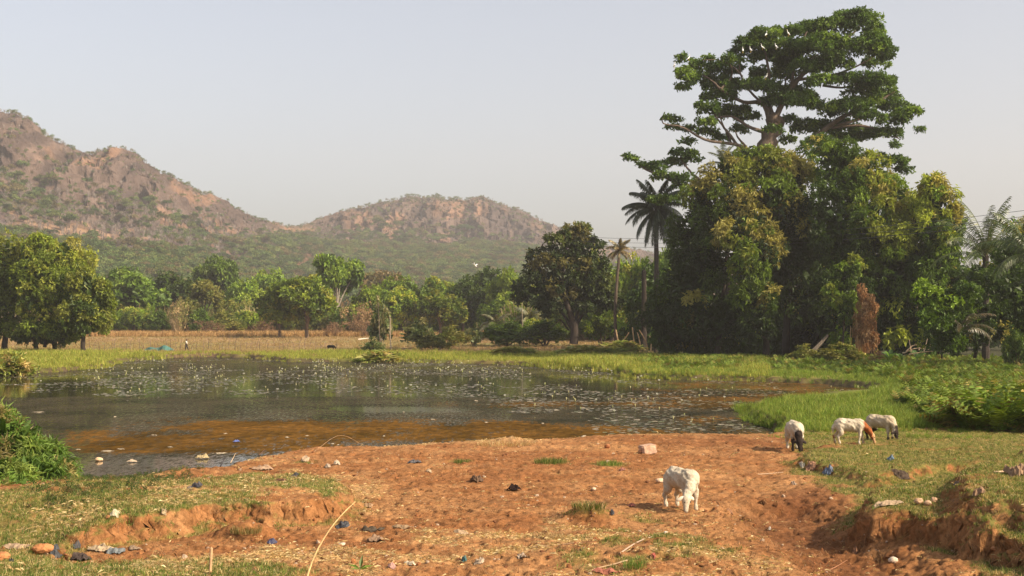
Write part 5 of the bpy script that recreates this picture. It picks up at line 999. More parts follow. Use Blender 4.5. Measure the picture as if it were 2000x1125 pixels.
# ------------------------------------------------------------------ animals
def hide_mat(name, rules, base, rough=.85):
    """rules: list of (axis, threshold, soft, sign, colour): coat patches in the animal's own coordinates"""
    m, nt, out = new_mat(name); p = N(nt, 'ShaderNodeBsdfPrincipled'); p.inputs['Roughness'].default_value = rough; p.inputs['Specular IOR Level'].default_value = .1
    at = N(nt, 'ShaderNodeTexCoord'); sp = N(nt, 'ShaderNodeSeparateXYZ'); nt.links.new(at.outputs['Object'], sp.inputs[0]); nz_ = noise(nt, 9, 4, .6); c = base
    n0 = noise(nt, 6, 5, .7); rr = ramp(nt, n0.outputs[0], [(.3, (.66, .60, .50)), (.62, (1.0, 1.0, 1.0))])
    for rule in rules:
        fac = None
        for ax, th, soft, sg in rule[:-1]:
            mr = N(nt, 'ShaderNodeMath', operation='MULTIPLY_ADD'); nt.links.new(nz_.outputs[0], mr.inputs[0]); mr.inputs[1].default_value = .12; nt.links.new(sp.outputs[ax], mr.inputs[2])
            r = N(nt, 'ShaderNodeMapRange'); nt.links.new(mr.outputs[0], r.inputs[0]); a, b = th + .06 - soft, th + .06 + soft
            r.inputs[1].default_value, r.inputs[2].default_value = (a, b); r.inputs[3].default_value, r.inputs[4].default_value = (0, 1) if sg > 0 else (1, 0)
            if fac is None: fac = r.outputs[0]
            else: mu = N(nt, 'ShaderNodeMath', operation='MULTIPLY'); nt.links.new(fac, mu.inputs[0]); nt.links.new(r.outputs[0], mu.inputs[1]); fac = mu.outputs[0]
        c = mixc(nt, fac, c, rule[-1])
    c = mixc(nt, 1., c, rr.outputs[0], 'MULTIPLY'); nt.links.new(c, p.inputs['Base Color'])
    nb_ = noise(nt, 26, 6, .8); b = N(nt, 'ShaderNodeBump'); b.inputs['Strength'].default_value = 1.; b.inputs['Distance'].default_value = .035; nt.links.new(nb_.outputs[0], b.inputs['Height']); nt.links.new(b.outputs[0], p.inputs['Normal']); nt.links.new(p.outputs[0], out.inputs[0]); return m
def skin(name, nodes, edges, mat, parent=None, lv=2):
    me = bpy.data.meshes.new(name); me.from_pydata([n_[:3] for n_ in nodes], edges, []); o = link(name, me, mat, parent)
    md = o.modifiers.new('skin', 'SKIN'); md.use_smooth_shade = True
    for i, n_ in enumerate(nodes):
        r = n_[3]; me.skin_vertices[0].data[i].radius = (r, n_[4] if len(n_) > 4 else r)
    me.skin_vertices[0].data[0].use_root = True; sb_ = o.modifiers.new('sub', 'SUBSURF'); sb_.levels = lv; sb_.render_levels = lv; return o
def ellip(name, c, r, mat, parent, rot=(0, 0, 0), col=(.5, .5, .5), seg=10):
    mb = MB(); V = []; T = []
    for i in range(7):
        th = math.pi * i / 6
        for j in range(seg): ph = 2 * math.pi * j / seg; V.append((r[0] * math.sin(th) * math.cos(ph), r[1] * math.sin(th) * math.sin(ph), r[2] * math.cos(th)))
    for i in range(6):
        for j in range(seg): a = i * seg + j; b = i * seg + (j + 1) % seg; T += [(a, b, b + seg), (a, b + seg, a + seg)]
    mb.add(V, T, col); o = mb.obj(name, mat, parent, True); o.location = c; o.rotation_euler = rot; return o
def blob_mesh(name, cones, ells=(), k=.035, h=.018, lump=0., lf=18., seed=0):
    """one continuous surface round tapered limbs (a, b, ra, rb) and ellipsoids (centre, radii, pitch), joined smoothly"""
    P0 = np.array([c[0] for c in cones] + [c[1] for c in cones] + [e[0] for e in ells], float); lo = P0.min(0) - .26; hi = P0.max(0) + .26; lo[2] = -.03
    ax = [np.arange(lo[i], hi[i] + h, h) for i in range(3)]; X, Y, Z = np.meshgrid(*ax, indexing='ij'); F_ = np.full(X.shape, 9.); Q = np.stack([X, Y, Z], -1)
    def smin(a, b):
        t = np.clip(.5 + .5 * (b - a) / k, 0, 1); return b * (1 - t) + a * t - k * t * (1 - t)
    for a, b, ra, rb in cones:
        a = np.array(a, float); d = np.array(b, float) - a; t = np.clip(((Q - a) @ d) / (d @ d + 1e-9), 0, 1); F_ = smin(F_, np.linalg.norm(Q - a - t[..., None] * d, axis=-1) - (ra + (rb - ra) * t))
    for c, r_, pt in ells:
        q = Q - np.array(c); cp, sp_ = math.cos(pt), math.sin(pt); q = np.stack([q[..., 0] * cp + q[..., 2] * sp_, q[..., 1], -q[..., 0] * sp_ + q[..., 2] * cp], -1) / np.array(r_)
        l = np.linalg.norm(q, axis=-1); F_ = smin(F_, (l - 1) * min(r_) * .9)
    if lump: F_ = F_ + lump * (fbm(X * lf + Z * 7, Y * lf + Z * lf, 3, seed)) * sstep(.2, .36, Z)
    F_ = np.maximum(F_, -Z)
    sgn = F_ < 0; n = F_.shape; acc = np.zeros((n[0] - 1, n[1] - 1, n[2] - 1, 3)); cnt = np.zeros(acc.shape[:3])
    C = [(i, j, l) for i in (0, 1) for j in (0, 1) for l in (0, 1)]; g = lambda A, c: A[c[0]:n[0] - 1 + c[0], c[1]:n[1] - 1 + c[1], c[2]:n[2] - 1 + c[2]]
    for a in C:
        for ax_ in range(3):
            if a[ax_] == 1: continue
            b = list(a); b[ax_] = 1; fa, fb = g(F_, a), g(F_, b); cr = (fa < 0) != (fb < 0); t = np.where(cr, fa / np.where(cr, fa - fb, 1), 0)
            p_ = np.broadcast_to(np.array(a, float), fa.shape + (3,)).copy(); p_[..., ax_] = t; acc += p_ * cr[..., None]; cnt += cr
    act = cnt > 0; vid = -np.ones(act.shape, int); vid[act] = np.arange(act.sum()); I = np.argwhere(act); V = lo + (I + acc[act] / cnt[act][:, None]) * h; T = []
    for ax_ in range(3):
        o1, o2 = [(1, 2), (2, 0), (0, 1)][ax_]; sl = [slice(1, -1)] * 3; sl[ax_] = slice(0, -1); a_ = sgn[tuple(sl)]; sl2 = list(sl); sl2[ax_] = slice(1, None); b_ = sgn[tuple(sl2)]; E = np.argwhere(a_ != b_); off = np.array([1, 1, 1]); off[ax_] = 0; E = E + off; fl = a_[tuple((E - off).T)]
        u = np.zeros(3, int); u[o1] = 1; w = np.zeros(3, int); w[o2] = 1; q = [vid[tuple((E - d_).T)] for d_ in (u + w, w, 0 * u, u)]; q = np.stack(q, 1); q[~fl] = q[~fl][:, ::-1]; q = q[(q >= 0).all(1)]; T.append(q)
    return mesh_np(name, V, None, None, True, quads=np.concatenate(T))
def sheep(loc, rz, size, mat, earmat, label, name='sheep', cat='sheep', group='grazing sheep', ht=0., stride=0., nx=.0, fat=1., xs=1., lump=.026):
    e = empty(name, loc, label, cat, group); e.rotation_euler = (0, 0, rz); e.scale = (size * xs, size, size); S = stride
    nb, nm, hb, mz = (.36, 0, .52), (.50 + nx * .5, ht * .5, .38), (.60 + nx, ht, .22), (.67 + nx, ht * 1.15, .045)
    L = [((-.36, 0, .50), (.30, 0, .50), .14 * fat, .13 * fat), (nb, nm, .105, .08), (nm, hb, .08, .066), (hb, mz, .064, .034), ((-.50, 0, .56), (-.555, 0, .42), .03, .03), ((-.555, 0, .42), (-.55, 0, .26), .03, .018)]
    for sg, st in ((1, S), (-1, -S * .7)):
        L += [((.28, sg * .085, .42), (.30 + st * .5, sg * .10, .24), .075, .040), ((.30 + st * .5, sg * .10, .24), (.30 + st, sg * .10, .05), .033, .023), ((.30 + st, sg * .10, .05), (.32 + st, sg * .10, .0), .027, .031)]
        L += [((-.34, sg * .085, .44), (-.32 - st * .4, sg * .12, .30), .115, .072), ((-.32 - st * .4, sg * .12, .30), (-.45 - st * .9, sg * .115, .19), .06, .034), ((-.45 - st * .9, sg * .115, .19), (-.41 - st, sg * .11, .05), .030, .023), ((-.41 - st, sg * .11, .05), (-.39 - st, sg * .11, 0), .027, .031)]
    E = [((-.04, 0, .495), (.39, .175 * fat, .165), 0.), ((-.30, 0, .50), (.20, .165 * fat, .175), .1), ((.22, 0, .48), (.19, .155 * fat, .175), 0.)]
    link('body', blob_mesh('body', L, E, .05, .017, lump, 11., 5), mat, e)
    for sg in (-1, 1):
        ellip('ear', (hb[0] - .01, hb[1] + sg * .105, hb[2] + .015), (.020, .075, .034), earmat, e, (sg * -.5, .2, sg * .25)); ellip('eye', (hb[0] + .055, hb[1] + sg * .052, hb[2] - .035), (.013, .013, .013), M_eye, e)
    return e
M_eye = flat_mat('dark_horn', (.03, .025, .02), .5, var=.2, bump=.1)
W1 = (.66, .57, .43); BKc = (.035, .025, .02)
m_white = hide_mat('white_wool', [], W1); m_pied = hide_mat('pied_wool', [[(0, .50, .02, 1), BKc], [(2, .30, .03, -1), (0, .2, .05, 1), BKc]], W1)
m_brown = hide_mat('brown_headed_wool', [[(0, .40, .02, 1), (.34, .11, .035)], [(0, .67, .015, 1), (.62, .38, .2)], [(2, .24, .03, -1), (0, -.5, .03, -1), (.4, .17, .07)]], W1)
m_dusky = hide_mat('dark_legged_wool', [[(0, .56, .02, 1), BKc], [(2, .30, .04, -1), (0, -.2, .03, -1), BKc], [(2, .12, .03, -1), BKc], [(0, -.44, .02, -1), (2, .5, .04, -1), BKc]], (.56, .46, .32))
m_blackc = hide_mat('black_coat', [], (.02, .018, .016)); m_darkear = flat_mat('dark_ear', BKc, .8, bump=.1); m_whiteear = flat_mat('white_ear', W1, .8, bump=.1, var=.1); m_brownear = flat_mat('brown_ear', (.36, .14, .05), .8, bump=.1)
g = G(1333, 995); sheep(g, R(-66), 1.07, m_white, m_whiteear, 'white sheep grazing alone on the bare red soil, nearest of all', fat=1.0, ht=-.24, nx=.0, xs=.86)
g = G(1553, 880); sheep(g, R(-92), 1.12, m_pied, m_darkear, 'sheep with black head and forelegs and white back, facing out of the grass', nx=.02)
g = G(1662, 867); sheep(g, R(-12), .98, m_brown, m_brownear, 'white sheep with chestnut neck and head, seen from the side', stride=.08, nx=.06, xs=.84)
g = G(1722, 860); sheep(g, R(-50), 1.05, m_dusky, m_darkear, 'cream woolly sheep with dark face and legs at the tall grass', fat=1.12, ht=-.10, nx=-.04, xs=.92)
g = G(647, 684); sheep(g, R(-5), 1.1, m_blackc, m_darkear, 'small black animal grazing beyond the pond by the dry field', name='black_goat', cat='goat', group=None, fat=1.2)

# walker
g = G(364, 686); e = empty('person', g, 'person in pale shirt and dark trousers walking by the fence', 'person'); e.rotation_euler[2] = R(175)
M_skin = flat_mat('skin_dark', (.07, .04, .025), .6, bump=.05); M_shirt = flat_mat('shirt', (.62, .58, .52), .9, bump=.2); M_trous = flat_mat('trousers', (.035, .03, .035), .9, bump=.2)
nd = [(0, 0, .95, .13), (0, 0, 1.15, .13), (0, 0, 1.36, .15), (0, 0, 1.47, .06), (.02, 0, 1.60, .095), (.02, 0, 1.70, .07), (0, .19, 1.38, .055), (-.06, .24, 1.13, .04), (.04, .25, .9, .032), (.06, .25, .82, .035), (0, -.19, 1.38, .055), (.08, -.24, 1.13, .04), (.2, -.24, .93, .032), (.24, -.24, .87, .035),
      (0, .09, .85, .085), (.10, .10, .50, .06), (.06, .10, .10, .04), (.17, .10, .04, .035), (0, -.09, .85, .085), (-.12, -.10, .52, .06), (-.30, -.10, .14, .04), (-.22, -.10, .05, .035)]
ed = [(0, 1), (1, 2), (2, 3), (3, 4), (4, 5), (2, 6), (6, 7), (7, 8), (8, 9), (2, 10), (10, 11), (11, 12), (12, 13), (0, 14), (14, 15), (15, 16), (16, 17), (0, 18), (18, 19), (19, 20), (20, 21)]
skin('body', nd, ed, M_skin, e)
skin('shirt', [(0, 0, .93, .16), (0, 0, 1.15, .155), (0, 0, 1.38, .165), (0, .20, 1.38, .075), (-.04, .24, 1.2, .06), (0, -.20, 1.38, .075), (.05, -.24, 1.2, .06)], [(0, 1), (1, 2), (2, 3), (3, 4), (2, 5), (5, 6)], M_shirt, e)
skin('trousers', [(0, 0, .97, .15), (0, .09, .84, .105), (.10, .10, .50, .08), (.07, .10, .14, .065), (0, -.09, .84, .105), (-.12, -.10, .52, .08), (-.28, -.10, .17, .065)], [(0, 1), (1, 2), (2, 3), (0, 4), (4, 5), (5, 6)], M_trous, e)

# egrets
M_feather = flat_mat('white_feather', (.85, .84, .80), .7, bump=.1, var=.05); M_bill = flat_mat('yellow_bill', (.6, .4, .06), .5, bump=0)
def egret(p, rz, label, fly=False, s=1.):
    e = empty('egret', p, label, 'egret', 'white egrets'); e.rotation_euler[2] = rz; e.scale = (s,) * 3
    skin('body', [(0, 0, .32, .085), (-.14, 0, .24, .05), (-.26, 0, .15, .02), (.10, 0, .42, .05), (.14, 0, .55, .03), (.12, 0, .66, .026), (.17, 0, .70, .034)], [(0, 1), (1, 2), (0, 3), (3, 4), (4, 5), (5, 6)], M_feather, e, 1)
    mb = MB(); mb.tube([(.19, 0, .70), (.29, 0, .68)], [.014, .004], (.6, .4, .06), 5); mb.obj('bill', M_bill, e)
    for sg in (-1, 1):
        mb = MB(); mb.tube([(.0, sg * .03, .28), (0, sg * .03, 0)], .01, (.05, .05, .04), 4); mb.obj('leg', M_bill, e)
        if fly: mb = MB(); mb.add([(.08, sg * .04, .34), (-.12, sg * .04, .33), (-.10, sg * .5, .52), (.06, sg * .45, .54), (-.05, sg * .85, .45)], [(0, 1, 2), (0, 2, 3), (3, 2, 4)], (1, 1, 1)); mb.obj('wing', M_feather, e)
for (x, y), lab in zip([(1012, 200), (890, 205), (762, 292), (805, 290), (945, 272), (465, 335), (385, 376), (888, 440), (870, 276)],
     ['egret perched highest in the cotton tree, near the middle of the crown', 'egret perched just left of the highest one', 'egret lower on the left shoulder of the cotton tree crown, outermost of the pair', 'egret beside it, nearer the middle of the crown', 'egret below the highest one in the crown', 'egret on top of the far left leaf cluster of the cotton tree', 'egret at the very tip of the left leaf cluster', 'egret low in the middle of the cotton tree crown', 'egret between the left pair and the crown middle']):
    a, b = K(x, y); egret(P(a, b, DK - 7), random.random() * 6, lab, s=1.15)
egret(P(928, 524, 250), R(150), 'white egret flying past the orchard treetops', True, 1.5)

# ------------------------------------------------------------------ litter, stones and single tufts on the near bank
def cloth(px, py, w, h, col, label, name='rag', cat='litter', seed=0, hgt=.12, rot=None, rough=.8, group=None, gloss=.2, n=12, sink=.0, sharp=1.):
    """crumpled sheet resting on the ground; w, h in picture pixels"""
    g = G(px, py); sc_ = (g[1]) / F; rg = np.random.default_rng(seed + 900); W2 = w * sc_ * .42; Dp = max(W2 * h / w * 3, W2 * .45); V = []
    u, v = np.meshgrid(np.linspace(-1, 1, n), np.linspace(-1, 1, n)); rr = 1 + .22 * fbm(np.arctan2(v, u) * 1.5 + seed, u * 0 + seed, 3, seed); ox = rg.random() * 50
    th = rg.uniform(-.4, .4) if rot is None else rot; U = u * W2 * rr * (1 - .12 * v * v); Vv = v * Dp * rr * (1 - .15 * u * u); X = U * math.cos(th) - Vv * math.sin(th) + g[0]; Y = U * math.sin(th) + Vv * math.cos(th) + g[1]
    edge = np.clip(1.15 - np.maximum(np.abs(u), np.abs(v)) ** 2, 0, 1); Hh_ = h * sc_ * .85 * (.35 + .65 * np.abs(fbm(u * 1.6 * sharp + ox, v * 1.6 * sharp, 3, seed + 7)) * 1.8) * edge + np.abs(fbm(u * 5 + ox, v * 5, 2, seed + 9)) * h * sc_ * .35
    Zg = np.maximum(height(X, Y)[0], 0); Z = Zg + Hh_ + .006 - sink; V = np.stack([X, Y, Z], -1).reshape(-1, 3) - g; T = []
    for j in range(n - 1):
        for k in range(n - 1):
            a = j * n + k
            if (j in (0, n - 2)) and (k in (0, n - 2)): continue
            T += [(a, a + 1, a + n + 1), (a, a + n + 1, a + n)]
    c = np.array(col) * .6 * rg.uniform(.7, 1.2, (len(V), 1)); c = c * .75 + c.mean(1, keepdims=True) * np.array([.30, .24, .18]); mb = MB(); mb.add(V, T, c); key = 'cloth_%d' % int(rough * 10)
    m_ = bpy.data.materials.get(key) or flat_mat(key, attr=True, rough=rough, nscale=14, var=.25, bump=.3, bscale=40, spec=.4 if rough < .6 else .1)
    return tag(mb.obj(name, m_, None, False, g), label, cat, group)
def stone(px, py, w, h, col, label, name='stone', seed=0, cat='stone', blocky=False, group=None, tint=None):
    g = G(px, py); sc_ = g[1] / F; W2 = w * sc_ / 2; H2 = h * sc_ / 2; rg = np.random.default_rng(seed + 300)
    me = bpy.data.meshes.new(name); import bmesh; bm = bmesh.new()
    if blocky: bmesh.ops.create_cube(bm, size=2.0); bmesh.ops.bevel(bm, geom=bm.edges[:], offset=.18, segments=2, affect='EDGES'); bmesh.ops.subdivide_edges(bm, edges=bm.edges[:], cuts=1, use_grid_fill=True)
    else: bmesh.ops.create_icosphere(bm, subdivisions=3, radius=1.05)
    for v in bm.verts:
        c = v.co.copy(); n_ = fbm(np.array([c.x * 1.3 + seed * 3.1]), np.array([c.y * 1.3 + c.z * 1.7]), 3, seed + 3)[0]; v.co = c * (1 + n_ * (.28 if not blocky else .12)); v.co.x *= W2; v.co.y *= W2 * .8; v.co.z *= H2
    bm.to_mesh(me); bm.free(); k = 'stone_' + '_'.join('%d' % (q * 100) for q in col); m_ = bpy.data.materials.get(k) or flat_mat(k, col, .95, nscale=9, var=.35, bump=.6, bscale=30, tint=tint)
    o = link(name, me, m_, None, g + [0, 0, H2 * .75]); o.rotation_euler = (rg.normal() * .08, rg.normal() * .08, rg.random() * .8 if not blocky else .35); return tag(o, label, cat, group)
stone(1265, 884, 30, 17, (.52, .33, .22), 'squared pinkish stone block at the pond edge behind the lone sheep', blocky=True, seed=1)
stone(1251, 884, 9, 8, (.45, .24, .13), 'small stone leaning against the squared block', seed=2)
stone(1745, 1098, 20, 11, (.66, .52, .38), 'pale rounded stone in the shaded gully under the bank', seed=3)
stone(1794, 985, 18, 11, (.52, .33, .2), 'tan stone under the upper terrace, outermost of three', seed=4, group='three tan stones under the upper terrace')
stone(1812, 986, 15, 10, (.5, .32, .2), 'tan stone under the upper terrace, middle of three', seed=5, group='three tan stones under the upper terrace')
stone(1824, 982, 13, 12, (.48, .30, .18), 'tan stone under the upper terrace, nearest the grass lip of three', seed=6, group='three tan stones under the upper terrace')
stone(83, 1082, 38, 20, (.42, .18, .07), 'large rounded red clod in the grass beside the dark rags', name='soil_clod', seed=7, cat='clod')
stone(5, 1095, 30, 18, (.42, .18, .07), 'red clod cut off by the picture edge', name='soil_clod', seed=8, cat='clod')
stone(1186, 875, 12, 8, (.30, .12, .05), 'small dark clod standing on the flat near the pond edge', name='soil_clod', seed=9, cat='clod')
stone(1288, 942, 18, 9, (.6, .42, .28), 'pale crumbly stone behind the lone sheep', seed=10)
stone(668, 1066, 14, 7, (.6, .47, .36), 'pinkish pebble on the trampled ground by the dry stem', seed=11)
stone(1300, 1042, 8, 5, (.66, .56, .44), 'tiny whitish stone on the hump below the lone sheep', seed=12)
stone(193, 901, 14, 8, (.62, .42, .24), 'tan lump lying in the shallow water by the lush shrub', seed=13)
stone(1160, 958, 10, 6, (.58, .44, .3), 'light pebble between the green tufts and the gully', seed=14)
stone(842 + 1100, 1075, 14, 9, (.42, .2, .09), 'red clod on the shaded bank', name='soil_clod', seed=15, cat='clod')
LT = [
 (1005, 958, 34, 12, (.035, .015, .012), 'dark brown rag humped in the middle of the bare flat', 'rag', .9), (930, 940, 26, 14, (.20, .11, .06), 'curled brown scrap of bark or leather on the bare flat', 'scrap', .8),
 (810, 905, 34, 7, (.10, .09, .10), 'thin dark plastic strip on the flat left of the small tuft', 'plastic_scrap', .5), (838, 921, 14, 5, (.6, .42, .25), 'small tan scrap below the thin dark strip', 'scrap', .9), (385, 951, 22, 10, (.05, .045, .055), 'small black plastic bag on the upper grass', 'plastic_bag', .45),
 (372, 956, 18, 4, (.10, .09, .09), 'flat dark scrap touching the small black bag', 'plastic_scrap', .5), (577, 930, 10, 9, (.03, .028, .03), 'black scrap standing on the bank above the grassy platform', 'plastic_scrap', .5), (550, 940, 26, 8, (.22, .10, .055), 'reddish-brown rag on the platform grass', 'rag', .9),
 (510, 917, 54, 9, (.55, .34, .2), 'long dry curled leaf lying on the bank edge', 'dry_leaf', .85), (597, 900, 16, 11, (.60, .42, .26), 'upright dry curled leaf on the bank edge', 'dry_leaf', .85), (640, 912, 12, 7, (.58, .45, .33), 'pale scrap left of the crumpled pair', 'paper_scrap', .9), (658, 906, 14, 9, (.62, .5, .36), 'crumpled pale scrap on the bank above the platform', 'paper_scrap', .9),
 (225, 1004, 16, 8, (.74, .66, .42), 'cream leaf lying on the grass above the earth scarp', 'dry_leaf', .8), (112, 1080, 22, 11, (.045, .05, .06), 'crumpled black plastic bag beside the red clod', 'plastic_bag', .45), (158, 1092, 46, 14, (.10, .07, .06), 'dark brown matted rag with a blue corner', 'rag', .9), (196, 1076, 64, 14, (.62, .45, .26), 'tan sack half buried in the grass', 'sack', .9), (226, 1078, 40, 11, (.20, .24, .25), 'grey-blue plastic sheet over the tan sack', 'plastic_sheet', .45), (264, 1074, 28, 8, (.36, .25, .16), 'brown crumpled scrap at the end of the tan sack', 'rag', .9),
 (150, 1072, 12, 7, (.06, .06, .07), 'little black scrap behind the tan sack', 'plastic_scrap', .5), (22, 1096, 12, 5, (.03, .03, .035), 'black scrap near the edge clod', 'plastic_scrap', .5), (30, 1070, 66, 9, (.55, .37, .22), 'long dry banana leaf on the grass beside the black bag', 'dry_leaf', .85),
 (530, 1061, 24, 6, (.05, .06, .16), 'dark blue plastic scrap below the earth scarp', 'plastic_scrap', .45), (667, 1031, 30, 9, (.05, .055, .07), 'blue-black plastic strip by the dry stem', 'plastic_scrap', .5), (730, 1037, 50, 7, (.12, .09, .06), 'dark rotting leaf rib right of the blue-black strip', 'dry_leaf', .9), (785, 1032, 48, 7, (.46, .29, .15), 'long tan leaf right of the dark leaf rib', 'dry_leaf', .9), (735, 1055, 44, 14, (.40, .24, .14), 'curled brown leaf with dark hollow', 'dry_leaf', .9),
 (900, 1042, 34, 6, (.56, .38, .22), 'flat tan leaf in the middle of the trampled ground', 'dry_leaf', .9), (800, 1105, 28, 9, (.72, .60, .42), 'cream scrap at the bottom of the trampled ground', 'paper_scrap', .85), (935, 1100, 24, 10, (.58, .44, .30), 'light brown leaf beside the small teal scrap', 'dry_leaf', .9), (907, 1098, 12, 9, (.02, .17, .17), 'small teal plastic scrap', 'plastic_scrap', .4), (765, 1107, 18, 7, (.62, .33, .28), 'pinkish scrap left of the cream one', 'plastic_scrap', .6),
 (1020, 1090, 26, 10, (.56, .42, .3), 'tan scrap near the teal one, toward the hump', 'paper_scrap', .9), (1185, 1118, 66, 9, (.52, .15, .09), 'red cloth strip along the picture bottom', 'rag', .85), (1276, 1092, 14, 12, (.60, .11, .08), 'small bright red scrap on the hump', 'plastic_scrap', .6), (1233, 991, 14, 8, (.52, .14, .10), 'reddish scrap beside the tussock', 'plastic_scrap', .7), (1215, 918, 16, 5, (.55, .2, .14), 'faint red scrap beside the right green tuft', 'plastic_scrap', .7),
 (1618, 924, 22, 11, (.10, .17, .30), 'blue plastic bag at the grass edge behind the gully', 'plastic_bag', .45), (1740, 900, 16, 8, (.08, .20, .30), 'blue plastic bag in the grass below the sheep', 'plastic_bag', .45), (1583, 918, 24, 13, (.50, .24, .13), 'brown curled leaf between gully and sheep', 'dry_leaf', .85), (1566, 912, 9, 8, (.75, .68, .55), 'white scrap beside the brown curled leaf', 'paper_scrap', .8), (1550, 946, 12, 9, (.56, .40, .27), 'tan scrap on the flat above the gully', 'paper_scrap', .9),
 (1735, 987, 76, 9, (.60, .42, .25), 'long pale dry leaf along the terrace grass', 'dry_leaf', .85), (1985, 930, 46, 26, (.46, .27, .14), 'heap of dry palm leaf at the picture edge', 'dry_palm_leaf', .85), (1910, 962, 30, 12, (.45, .26, .14), 'brown curled leaf on the upper terrace', 'dry_leaf', .9), (1760, 932, 40, 8, (.12, .08, .055), 'dark dung-coloured rag behind the terrace', 'rag', .9), (1865, 948, 18, 5, (.1, .09, .12), 'dark scrap on the upper terrace lip', 'plastic_scrap', .6),
 (462, 864, 16, 6, (.08, .18, .62), 'blue plastic bag floating in the weedy water', 'plastic_bag', .4), (258, 903, 22, 6, (.66, .5, .33), 'tan floating scrap in the shallow water', 'scrap', .8), (395, 896, 28, 8, (.55, .42, .2), 'straw clump standing in the shallow water', 'scrap', .9), (720, 1000 - 10, 20, 6, (.5, .3, .15), 'small brown leaf at the end of the scarp', 'dry_leaf', .9),
 (1350 + 75, 1000, 16, 5, (.48, .22, .1), 'thin brown leaf behind the lone sheep', 'dry_leaf', .9), (1670, 1080, 12, 8, (.34, .15, .07), 'dark leaf in the gully', 'dry_leaf', .9), (1503, 1036, 6, 6, (.8, .75, .65), 'tiny white scrap in the gully', 'paper_scrap', .8), (1196, 1004, 9, 9, (.05, .05, .06), 'black plastic strip hanging on the tussock', 'plastic_scrap', .5), (320, 1000, 12, 5, (.55, .4, .22), 'small tan leaf on the platform grass', 'dry_leaf', .9),
]
for i, (px, py, w, h, c, lab, nm, rg_) in enumerate(LT): cloth(px, py, w, h, c, lab, nm, 'litter' if 'leaf' not in nm else 'dry leaf', seed=i, rough=rg_)
# pale specks floating on the water
for i, (px, py, w) in enumerate([(235, 878, 22), (152, 879, 12), (300, 851, 16), (210, 882, 30), (332, 874, 14), (440, 848, 10), (430, 886, 34), (560, 855, 10), (600, 852, 10), (845, 820, 10), (950, 826, 10), (1060, 828, 8), (1140, 853, 14), (660, 870, 6), (788, 806, 6), (225, 815, 8), (75, 806, 30), (930, 784, 12), (650, 868, 8), (750, 853, 6)]):
    cloth(px, py, w, 2.2, (.66, .55, .38), 'pale flat flake floating on the weedy water', 'floating_flake', 'debris', seed=200 + i, group='pale flakes floating on the pond', n=6)

def tussock(px, py, w, h, label, cols, seed, n=120, name='grass_tuft', cat='grass tuft', blade=.007, lean=.6, group=None):
    g = G(px, py); sc_ = g[1] / F; me = tuft(n, h * sc_, w * sc_ / 2, blade, cols, lean, seed); o = link(name, me, M_grass, None, g); return tag(o, label, cat, group)
TG = 'lone green tufts on the bare flat'
tussock(1075, 905, 62, 14, 'widest green grass tuft on the bare flat', GREENS, 1, 420, group=TG); tussock(1190, 908, 50, 11, 'green grass tuft on the flat nearer the squared stone', GREENS, 2, 300, group=TG); tussock(900, 905, 32, 11, 'smallest green grass tuft, left on the bare flat', GREENS, 3, 180, group=TG)
tussock(1150, 991, 66, 17, 'grassy tussock on a raised lump of earth, with hanging roots', GREENS[:3] + STRAW[:2] + [(.2, .12, .05)], 4, 460, 'grass_tussock', 'tussock', lean=1.3); tussock(480, 1040, 60, 16, 'dark matted tussock slumped under the earth scarp', [(.2, .17, .06), (.3, .2, .08), (.12, .12, .04)], 5, 360, 'grass_tussock', 'tussock'); tussock(990, 868, 120, 13, 'mound of pale straw on the pond edge', STRAW, 6, 800, 'straw_mound', 'straw mound', lean=1.6)
tussock(1240, 1110, 46, 20, 'green weed tuft at the foot of the hump', GREENS[:2], 8, 120); tussock(300, 1108, 90, 12, 'brown root mat with straw in the lower grass', STRAW, 9, 420, 'root_mat', 'root mat', lean=1.8); tussock(1080, 1050, 70, 12, 'tangled brown root mat on the trampled ground', [(.3, .18, .08), (.42, .28, .13)], 10, 420, 'root_mat', 'root mat', lean=1.8)

# near dry grass stem, seedling, stub, twigs
def stem(pts, r0, r1, c, name, label, cat, D=None, part=None):
    q = []
    for a in pts: q.append(P(a[0], a[1], a[2]))
    mb = MB(); s = spline(q, 18); mb.tube(s - s[0], np.linspace(r0, r1, 18), c, 6, 3, .12); return tag(mb.obj(name, M_wood, None, True, s[0]), label, cat)
def gxyz(px, py, lift=0): g = G(px, py); return g
b0 = np.array([WP(592, 1180, .75)[0], WP(592, 1180, .75)[1]]); D0 = 14.4
stem([(590, 1165, 14.6), (610, 1095, 14.7), (640, 1040, 14.8), (668, 1005, 14.9), (694, 980, 15.0)], .011, .004, (.66, .44, .2), 'dry_stalk', 'long curved tan grass stalk rising close to the camera', 'stalk')
g = G(410, 1118); mb = MB(); mb.tube([(0, 0, -.05), (.01, 0, .14), (.015, 0, .30)], [.02, .02, .022], (.5, .3, .16), 7); tag(mb.obj('cut_stub', M_wood, None, False, g), 'short cut wooden stub standing in the lower grass', 'stub')
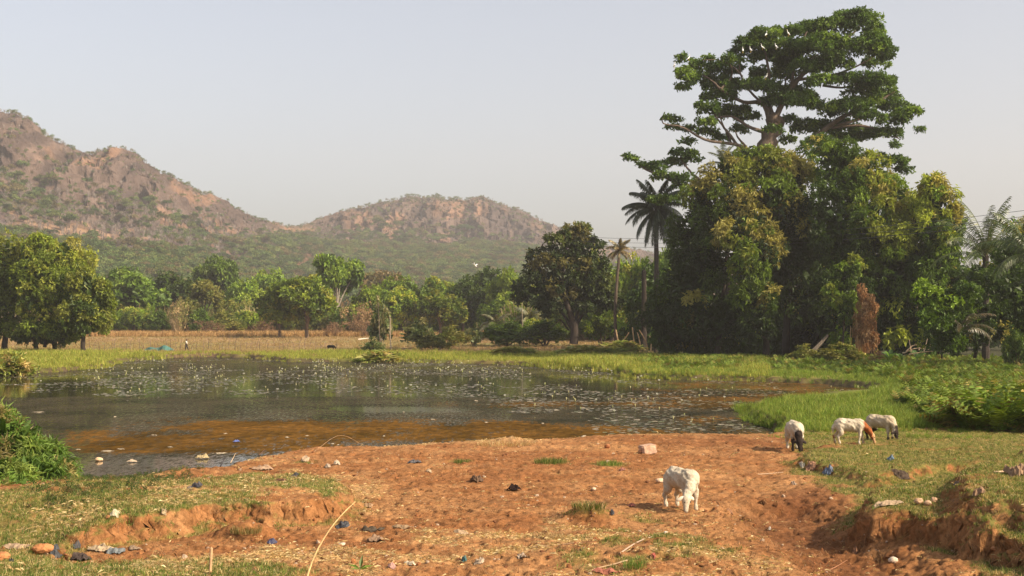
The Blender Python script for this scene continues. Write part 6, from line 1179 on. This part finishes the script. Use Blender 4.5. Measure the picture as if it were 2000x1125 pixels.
def seedling():
    g = G(705, 1124); g = P(705, 1150, 15.6); g[2] = gz(g[0], g[1]); e = empty('seedling', g, 'young green broad-leaved seedling poking up at the bottom edge', 'seedling'); top = P(700, 1112, g[1])[2] - g[2]
    mb = MB(); mb.tube([(0, 0, -.02), (0, 0, top * .6), (-.01, 0, top)], .006, (.45, .3, .12), 5); mb.obj('stem', M_wood, e)
    for a, up, L in ((2.7, .35, .17), (.2, .35, .16), (1.3, 1.2, .17), (3.6, .2, .12), (5.6, .3, .13), (-.7, .7, .12)):
        d = np.array([math.cos(a) * math.cos(up), math.sin(a) * math.cos(up), math.sin(up)]); V, T, C = leaf_geo(np.array([[-.01, 0, top]]), np.array([d]), np.array([[0, -.3, 1.]]), [L], [L * .28], np.array([(.13, .2, .03)]), .2, .1); mb = MB(); mb.add(V, T, C); mb.obj('leaf', M_leaf, e)
seedling()
def ground_stick(a, b, r, c, label, name='twig', cat='twig', arch=0., sag=None):
    A = G(*a); B = G(*b); m_ = (A + B) / 2 + [0, 0, arch]; m_[2] = max(m_[2], gz(m_[0], m_[1]) + r) if arch == 0 else m_[2]; mb = MB(); s = spline([A + [0, 0, r * .6], m_, B + [0, 0, r * .6]], 10); mb.tube(s - s[0], np.linspace(r, r * .5, 10), c, 5, 2, .15); return tag(mb.obj(name, M_wood, None, False, s[0]), label, cat)
ground_stick((612, 884), (712, 872), .005, (.36, .22, .12), 'thin reed arched over the pond edge', 'arched_reed', 'reed', .35)
ground_stick((1210, 1085), (1275, 1050), .014, (.36, .26, .18), 'grey weathered stick lying on the hump'); ground_stick((1225, 1010 + 85), (1160, 1112), .010, (.4, .27, .16), 'thin twig low on the hump side')
ground_stick((430, 912), (440, 893), .018, (.05, .04, .04), 'black forked twig at the water edge', 'forked_twig'); ground_stick((450, 905), (460, 886), .012, (.6, .42, .25), 'pale twig upright in the shallow water'); ground_stick((505, 890), (518, 878), .016, (.12, .06, .04), 'dark twig poking from the weedy water')
ground_stick((1480, 927), (1530, 923), .008, (.5, .36, .24), 'slender pale twig on the flat behind the gully'); ground_stick((1620, 1115), (1655, 1095), .010, (.3, .14, .07), 'thin dark root in the shaded gully'); ground_stick((1040, 1070), (1130, 1060), .010, (.3, .2, .12), 'brown twig across the trampled ground')
ground_stick((1940, 925), (2010, 915), .02, (.55, .38, .24), 'pale dry palm rib on the terrace', 'palm_rib', 'palm rib'); ground_stick((120, 1010), (170, 1003), .008, (.5, .36, .2), 'thin straw-coloured twig on the grass platform')
print('TRIS', sum(len(o.data.polygons) * (2 if o.name in ('ground', 'water', 'hills') else 1) for o in SC.objects if o.type == 'MESH'))
